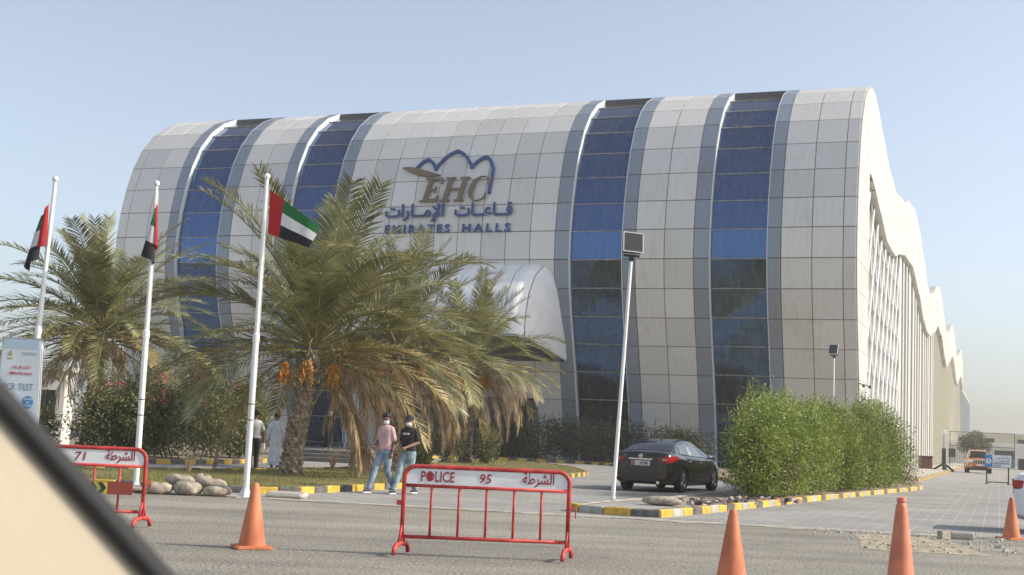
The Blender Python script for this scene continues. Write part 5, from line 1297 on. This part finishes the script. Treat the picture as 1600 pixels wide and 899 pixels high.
SUVP = mat('bronze_orange_paint', (.52, .21, .045), .3, .2, coat=.5)
suv = dict(L=4.85, hw=.96, paint=SUVP, wx=(1.02, 3.83), wr=.39, rim=M['alloy'], chrome=False,
    plan=[(0, .90), (.1, .95), (.5, 1), (4.2, 1), (4.6, .95), (4.8, .88), (4.85, .84)],
    top=[(0, 1.05), (.1, 1.12), (3.4, 1.12), (3.6, 1.16), (4.4, 1.10), (4.75, 1.02), (4.85, .92)],
    bot=[(0, .42), (.3, .34), (4.5, .34), (4.85, .46)],
    roof=[(.03, 1.12), (.12, 1.5), (.3, 1.78), (1.0, 1.86), (2.2, 1.87), (2.7, 1.80), (3.1, 1.50), (3.5, 1.14)],
    gw=[(.03, .92), (3.5, .90)], rw=.70, win=[('side_window', (.45, .5), (1.25, 1.25)), ('side_window', (1.32, 1.32), (2.2, 2.2)), ('side_window', (2.27, 2.27), (3.2, 2.75))], rearwin=(.05, .26, .64), screen=(2.76, 3.42, .64),
    mx=3.05, mz=1.2, handles=((1.5, 1.0), (2.45, 1.0)), seams=(1.28, 2.24, 3.2))
f_ = Vector((-.30, -1, 0)).normalized()*2.4
hd2 = math.atan2(-1, -.30); sv = Vector((38.3, 103.9, 0))-Vector((math.cos(hd2), math.sin(hd2), 0))*4.85
sx_, _ = car((sv.x, sv.y, 0), hd2, suv, 'orange-brown off-road car facing the viewer on the side road', 'off_road_car', 'car')
b = MB(); b.box((4.83, 0, .92), (.08, .95, .24)); gr = b.build('grille', M['black'], sx_)
for i in range(5): b = MB(); b.box((4.88, -.38+.19*i, .92), (.03, .05, .24)); b.build('grille_bar', M['chrome'], gr)
for sg in (1, -1):
    b = MB(); b.bbox((4.78, sg*.70, .93), (.16, .34, .20), .04); b.build('headlight', mat('headlamp', (.75, .76, .78), .1), sx_)
    b = MB(); b.ell((4.86, sg*.70, .60), (.05, .09, .07)); b.build('fog_lamp', TAILC, sx_)
b = MB(); b.box((4.86, 0, .66), (.05, .52, .13)); b.build('number_plate', M['board_white'], sx_)
b = MB(); b.box((4.84, 0, .50), (.06, 1.1, .10)); b.build('bumper_intake', M['black'], sx_)
for sg in (1, -1): b = MB(); b.tube([(.5, sg*.62, 1.93), (2.4, sg*.62, 1.93)], .022, 6); b.build('roof_rail', M['chrome'], sx_)
# ------------------------------------------------------------------ far end of the side road
sg_ = empty('screening_sign', (25.3, 66.1, 0), R(-8)); tag(sg_, 'white and blue road sign on a black frame stand in front of the orange car', 'sign')
b = MB(); b.box((.19, 0, 1.17), (.93, .03, .62)); bd = b.build('board', M['board_white'], sg_)
b = MB(); b.box((-.47, -.002, 1.17), (.36, .034, .64)); bl_ = b.build('blue_field', M['ban_blue'], sg_)
b = MB(); b.prism([(.14*math.cos(R(15*i)), .14*math.sin(R(15*i))) for i in range(24)], 0, .006, Matrix.Rotation(R(90), 4, 'X')); b.build('white_disc', M['board_white'], bl_, loc=(-.47, -.02, 1.17))
b = MB(); b.prism([(-.02, -.09), (.02, -.09), (.02, 0), (.07, 0), (0, .09), (-.07, 0), (-.02, 0)], 0, .004, Matrix.Rotation(R(90), 4, 'X')); b.build('tree_mark', M['ban_blue'], bl_, loc=(-.47, -.027, 1.17))
for s_, z, w_, x in (('\uFEBA\uFEA4\uFED4\uFEDF\uFE8D \uFEB0\uFEDB\uFEAE\uFEE3', 1.34, .62, .28), ('\uFEAD\uFEB0\uFEF4\uFEE0\uFEDF\uFE8D \uFE94\uFEF4\uFEE8\uFED8\uFE98\uFE91', 1.19, .55, .31), ('LASER SCREENING', 1.05, .80, .16), ('CENTER', .92, .36, -.06)):
    link('lettering', text_mesh(s_, M['black'], .085, .015, .003, width=w_), bd, (x, -.0165, z-.03), FRONT)
for xx in (-.55, .52):
    b = MB(); b.box((xx, .03, .6), (.055, .05, 1.5-.3)); b.build('leg', M['black'], sg_)
    b = MB(); b.box((xx, .0, .02), (.07, .55, .04)); b.build('foot', M['black'], sg_)
b = MB(); b.box((0, .03, .10), (1.1, .045, .05)); b.build('cross_bar', M['black'], sg_)
# black post with tripod feet by the pavement
ps = empty('tripod_post', (36.3, 106.5, 0)); tag(ps, 'black post on tripod feet with a white head, by the side pavement', 'post')
b = MB(); b.tube([(0, 0, .1), (0, 0, 1.9)], .16, 8); b.build('shaft', M['black'], ps)
b = MB(); b.tube([(0, 0, 1.9), (0, 0, 3.1)], .09, 8); b.build('upper_tube', M['alloy'], ps)
b = MB(); b.bbox((0, 0, 3.2), (.3, .3, .4), .05); b.build('head', M['board_white'], ps)
for k in range(3):
    a = 2*math.pi*k/3+.4; b = MB(); b.tube([(0, 0, .65), (math.cos(a)*1.0, math.sin(a)*1.0, .05)], .09, 6); b.build('leg', M['black'], ps)
# green litter bin with white letters, and the wire cage
bi = empty('green_board', (52.9, 138, 0), R(-10)); tag(bi, 'low green board with white marks beside the wire cage', 'board')
b = MB(); b.box((0, 0, .75), (3.0, .2, 1.1)); gb = b.build('board', mat('green_board', (.03, .16, .09), .6), bi); link('lettering', text_mesh('2 L', M['board_white'], .5, .02, .01), gb, (.6, -.105, .5), FRONT)
b = MB(); b.box((2.6, 0, .7), (1.2, .8, 1.2)); b.build('dark_box', M['black'], bi)
cg = empty('wire_cage', (52.6, 142, 0), R(-10)); tag(cg, 'dark metal frame cage standing by the far wall', 'cage')
for xx in (-3.4, 0, 3.4):
    b = MB(); b.tube([(xx, 0, 0), (xx, 0, 4.0)], .04, 6); b.build('post', M['black'], cg)
for zz in (2.4, 3.95): b = MB(); b.tube([(-3.4, 0, zz), (3.4, 0, zz)], .035, 6); b.build('rail', M['black'], cg)
b = MB()
for i in range(27): b.tube([(-3.4+i*.25, 0, 0), (-3.4+i*.25, 0, 2.4)], .012, 3)
for i in range(10): b.tube([(-3.4, 0, .25*i), (3.4, 0, .25*i)], .012, 3)
mw = b.build('mesh_wire', M['black'], cg); mw['kind'] = 'stuff'
bx = MB(); bx.bbox((0, 0, .55), (.9, .9, 1.1), .06); bo_ = empty('brown_bin', (35.6, 106.0+3, 0)); tag(bo_, 'brown litter bin beside the orange car', 'bin'); bx.build('bin_body', mat('bin_brown', (.16, .07, .04), .7), bo_)
bx = MB(); bx.bbox((0, 0, 1.15), (1.0, 1.0, .1), .03); bx.build('bin_lid', M['black'], bo_)
# block at the far end of the hall
def block(x, y, w, d, h, m, lab, name, wins, rz=-az, cornice=True):
    r_ = empty(name, (x, y, 0), rz); tag(r_, lab, 'building'); b = MB(); b.box((0, 0, h/2-.2), (w, d, h+.4)); b.build('wall', m, r_)
    if cornice: b = MB(); b.box((0, 0, h+.15), (w+.3, d+.3, .5)); b.build('parapet', m, r_)
    for (wx, wz, ww, wh) in wins:
        b = MB(); b.box((wx, -d/2-.02, wz), (ww, .16, wh)); b.build('window', M['glass_dark'], r_)
    return r_
pos = CORNER+WV*262-RV*12.6
an = block(pos.x, pos.y, 24, 90, 15.5, M['side_white'], 'tall pale annexe with vertical bands at the far end of the hall', 'annexe_building', [])
for i in range(16):
    b = MB(); b.box((12.1, -42+i*5.4, 7.6), (.25, 2.0, 15.0)); b.build('grey_band', M['panel_grey'], an)
M['far_wall'] = mat('far_white_wall', (.70, .68, .64), .8, var=.1, vscale=.3); M['far_cream'] = mat('far_cream_wall', (.64, .58, .45), .8)
block(84, 215, 40, 20, 3.2, M['far_wall'], 'long low white building at the end of the side road', 'low_building', [(-12, 1.7, 3, 1.4), (-3, 1.7, 3, 1.4), (8, 1.4, 5, 2.6)], R(-8))
block(97, 262, 22, 14, 5.6, M['far_cream'], 'cream building rising behind the long low one', 'low_building', [(-6, 4.3, 1.6, 1.3), (0, 4.3, 1.6, 1.3), (6, 4.3, 1.6, 1.3)], R(-8))
block(78, 255, 16, 14, 5.2, M['far_wall'], 'white flat-roofed house behind the green tree', 'low_building', [(-4, 4, 1.5, 1.3), (3, 4, 1.5, 1.3)], R(-8))
block(118, 255, 18, 14, 5.0, M['far_wall'], 'white flat-roofed house at the right end of the far row', 'low_building', [(-4, 4, 1.5, 1.3), (3, 4, 1.5, 1.3)], R(-8))
ft = empty('far_tree', (66.3, 182, 0)); ft.scale = (.62, .62, .8); tag(ft, 'small green tree at the far end of the side road', 'tree')
b = MB(); b.tube([(0, 0, -.2), (.2, .1, 1.6), (.1, .2, 3.0)], [.25, .18, .1], 7)
for a in range(5): b.tube([(.15, .15, 2.0), (math.cos(a*1.3)*1.5, math.sin(a*1.3)*1.5, 4.2)], [.1, .03], 5)
b.build('trunk', M['trunk'], ft)
leaf_cloud('crown', [(0, 0, 4.0, 3.0, 2.6, 1.7), (-1.7, .3, 3.4, 2.0, 2, 1.4), (1.9, 0, 3.5, 2.0, 2, 1.4), (.3, 0, 5.0, 1.8, 1.6, 1.2)], 5200, .34, mat('tree_leaf', (.10, .13, .05), .6, var=.4, vscale=.8, col2=(.2, .22, .1), trans=.2), ft, 5, shell=.45)
# white kiosk behind the bushes at the left
ki = empty('kiosk', (-19.8, 54.5, 0), R(10)); tag(ki, 'small white kiosk half hidden by bushes at the left', 'kiosk')
b = MB(); b.box((0, 0, 1.6), (2.4, 2.4, 3.2)); b.build('wall', M['far_wall'], ki)
b = MB(); b.box((0, 0, 3.3), (2.9, 2.9, .2)); b.build('roof', M['far_wall'], ki)
b = MB(); b.box((.3, -1.21, 1.8), (1.1, .06, 1.2)); b.build('window', M['glass_dark'], ki)
# the viewer's own car: door pillar with rubber seal
cp_ = empty('car_pillar', (-.25, .72, 1.25)); tag(cp_, 'cream car pillar with black rubber seal, blurred in the near left corner', 'car pillar')
M['trim'] = mat('cream_trim', (.47, .40, .30), .75, var=.06, vscale=4, bump=.1, bscale=300)
dv = Vector((.101, 0, -.098)).normalized(); nv_ = Vector((-dv.z, 0, dv.x))*-1   # along the edge, and away from the glass (down-left)
nv_ = Vector((-.098, 0, -.101)).normalized()
e_ = Vector((-.276, .70, 1.411))-Vector((-.25, .72, 1.25))
def pillar(b, o0, o1, y0, y1, rnd):
    ln = (-.35, .9); P = []
    for t in ln:
        for o, yy in ((o0+rnd, y0), (o0, y0+rnd), (o0, y1-rnd), (o0+rnd, y1), (o1-rnd, y1), (o1, y1-rnd), (o1, y0+rnd), (o1-rnd, y0)):
            P.append(e_+dv*t+nv_*o+Vector((0, yy, 0)))
    b.add(P, [tuple(range(8)), tuple(range(15, 7, -1))]+[(i, 8+i, 8+(i+1) % 8, (i+1) % 8) for i in range(8)])
P = []
for t in (-.35, .9):       # section shaped for the light: face sloped towards the cabin to catch the sun
    for o, yy in ((.007, .012), (.012, .0), (.05, -.035), (.11, -.10), (.17, -.17), (.20, -.10), (.17, .04), (.010, .03)): P.append(e_+dv*t+nv_*o+Vector((0, yy, 0)))
b = MB(); b.add(P, [tuple(range(8)), tuple(range(15, 7, -1))]+[(i, 8+i, 8+(i+1) % 8, (i+1) % 8) for i in range(8)]); b.build('trim_panel', M['trim'], cp_)
b = MB(); pillar(b, .0, .0075, -.002, .02, .002); b.build('rubber_seal', M['rubber'], cp_)
# ------------------------------------------------------------------ dusty air
b = MB(); b.box((0, 1600, 12.5), (5010, 4810, 29))
hz = b.build('haze', None); hz.data.materials.clear()
hm_ = bpy.data.materials.new('dusty_air'); hm_.use_nodes = True; nt = hm_.node_tree; nt.nodes.clear()
out = nt.nodes.new('ShaderNodeOutputMaterial'); pv = nt.nodes.new('ShaderNodeVolumePrincipled')
pv.inputs['Color'].default_value = (.92, .90, .86, 1); pv.inputs['Density'].default_value = .0008; pv.inputs['Anisotropy'].default_value = .3
nt.links.new(pv.outputs[0], out.inputs['Volume']); hz.data.materials.append(hm_); tag(hz, 'thin dusty air over the whole place', kind='stuff')
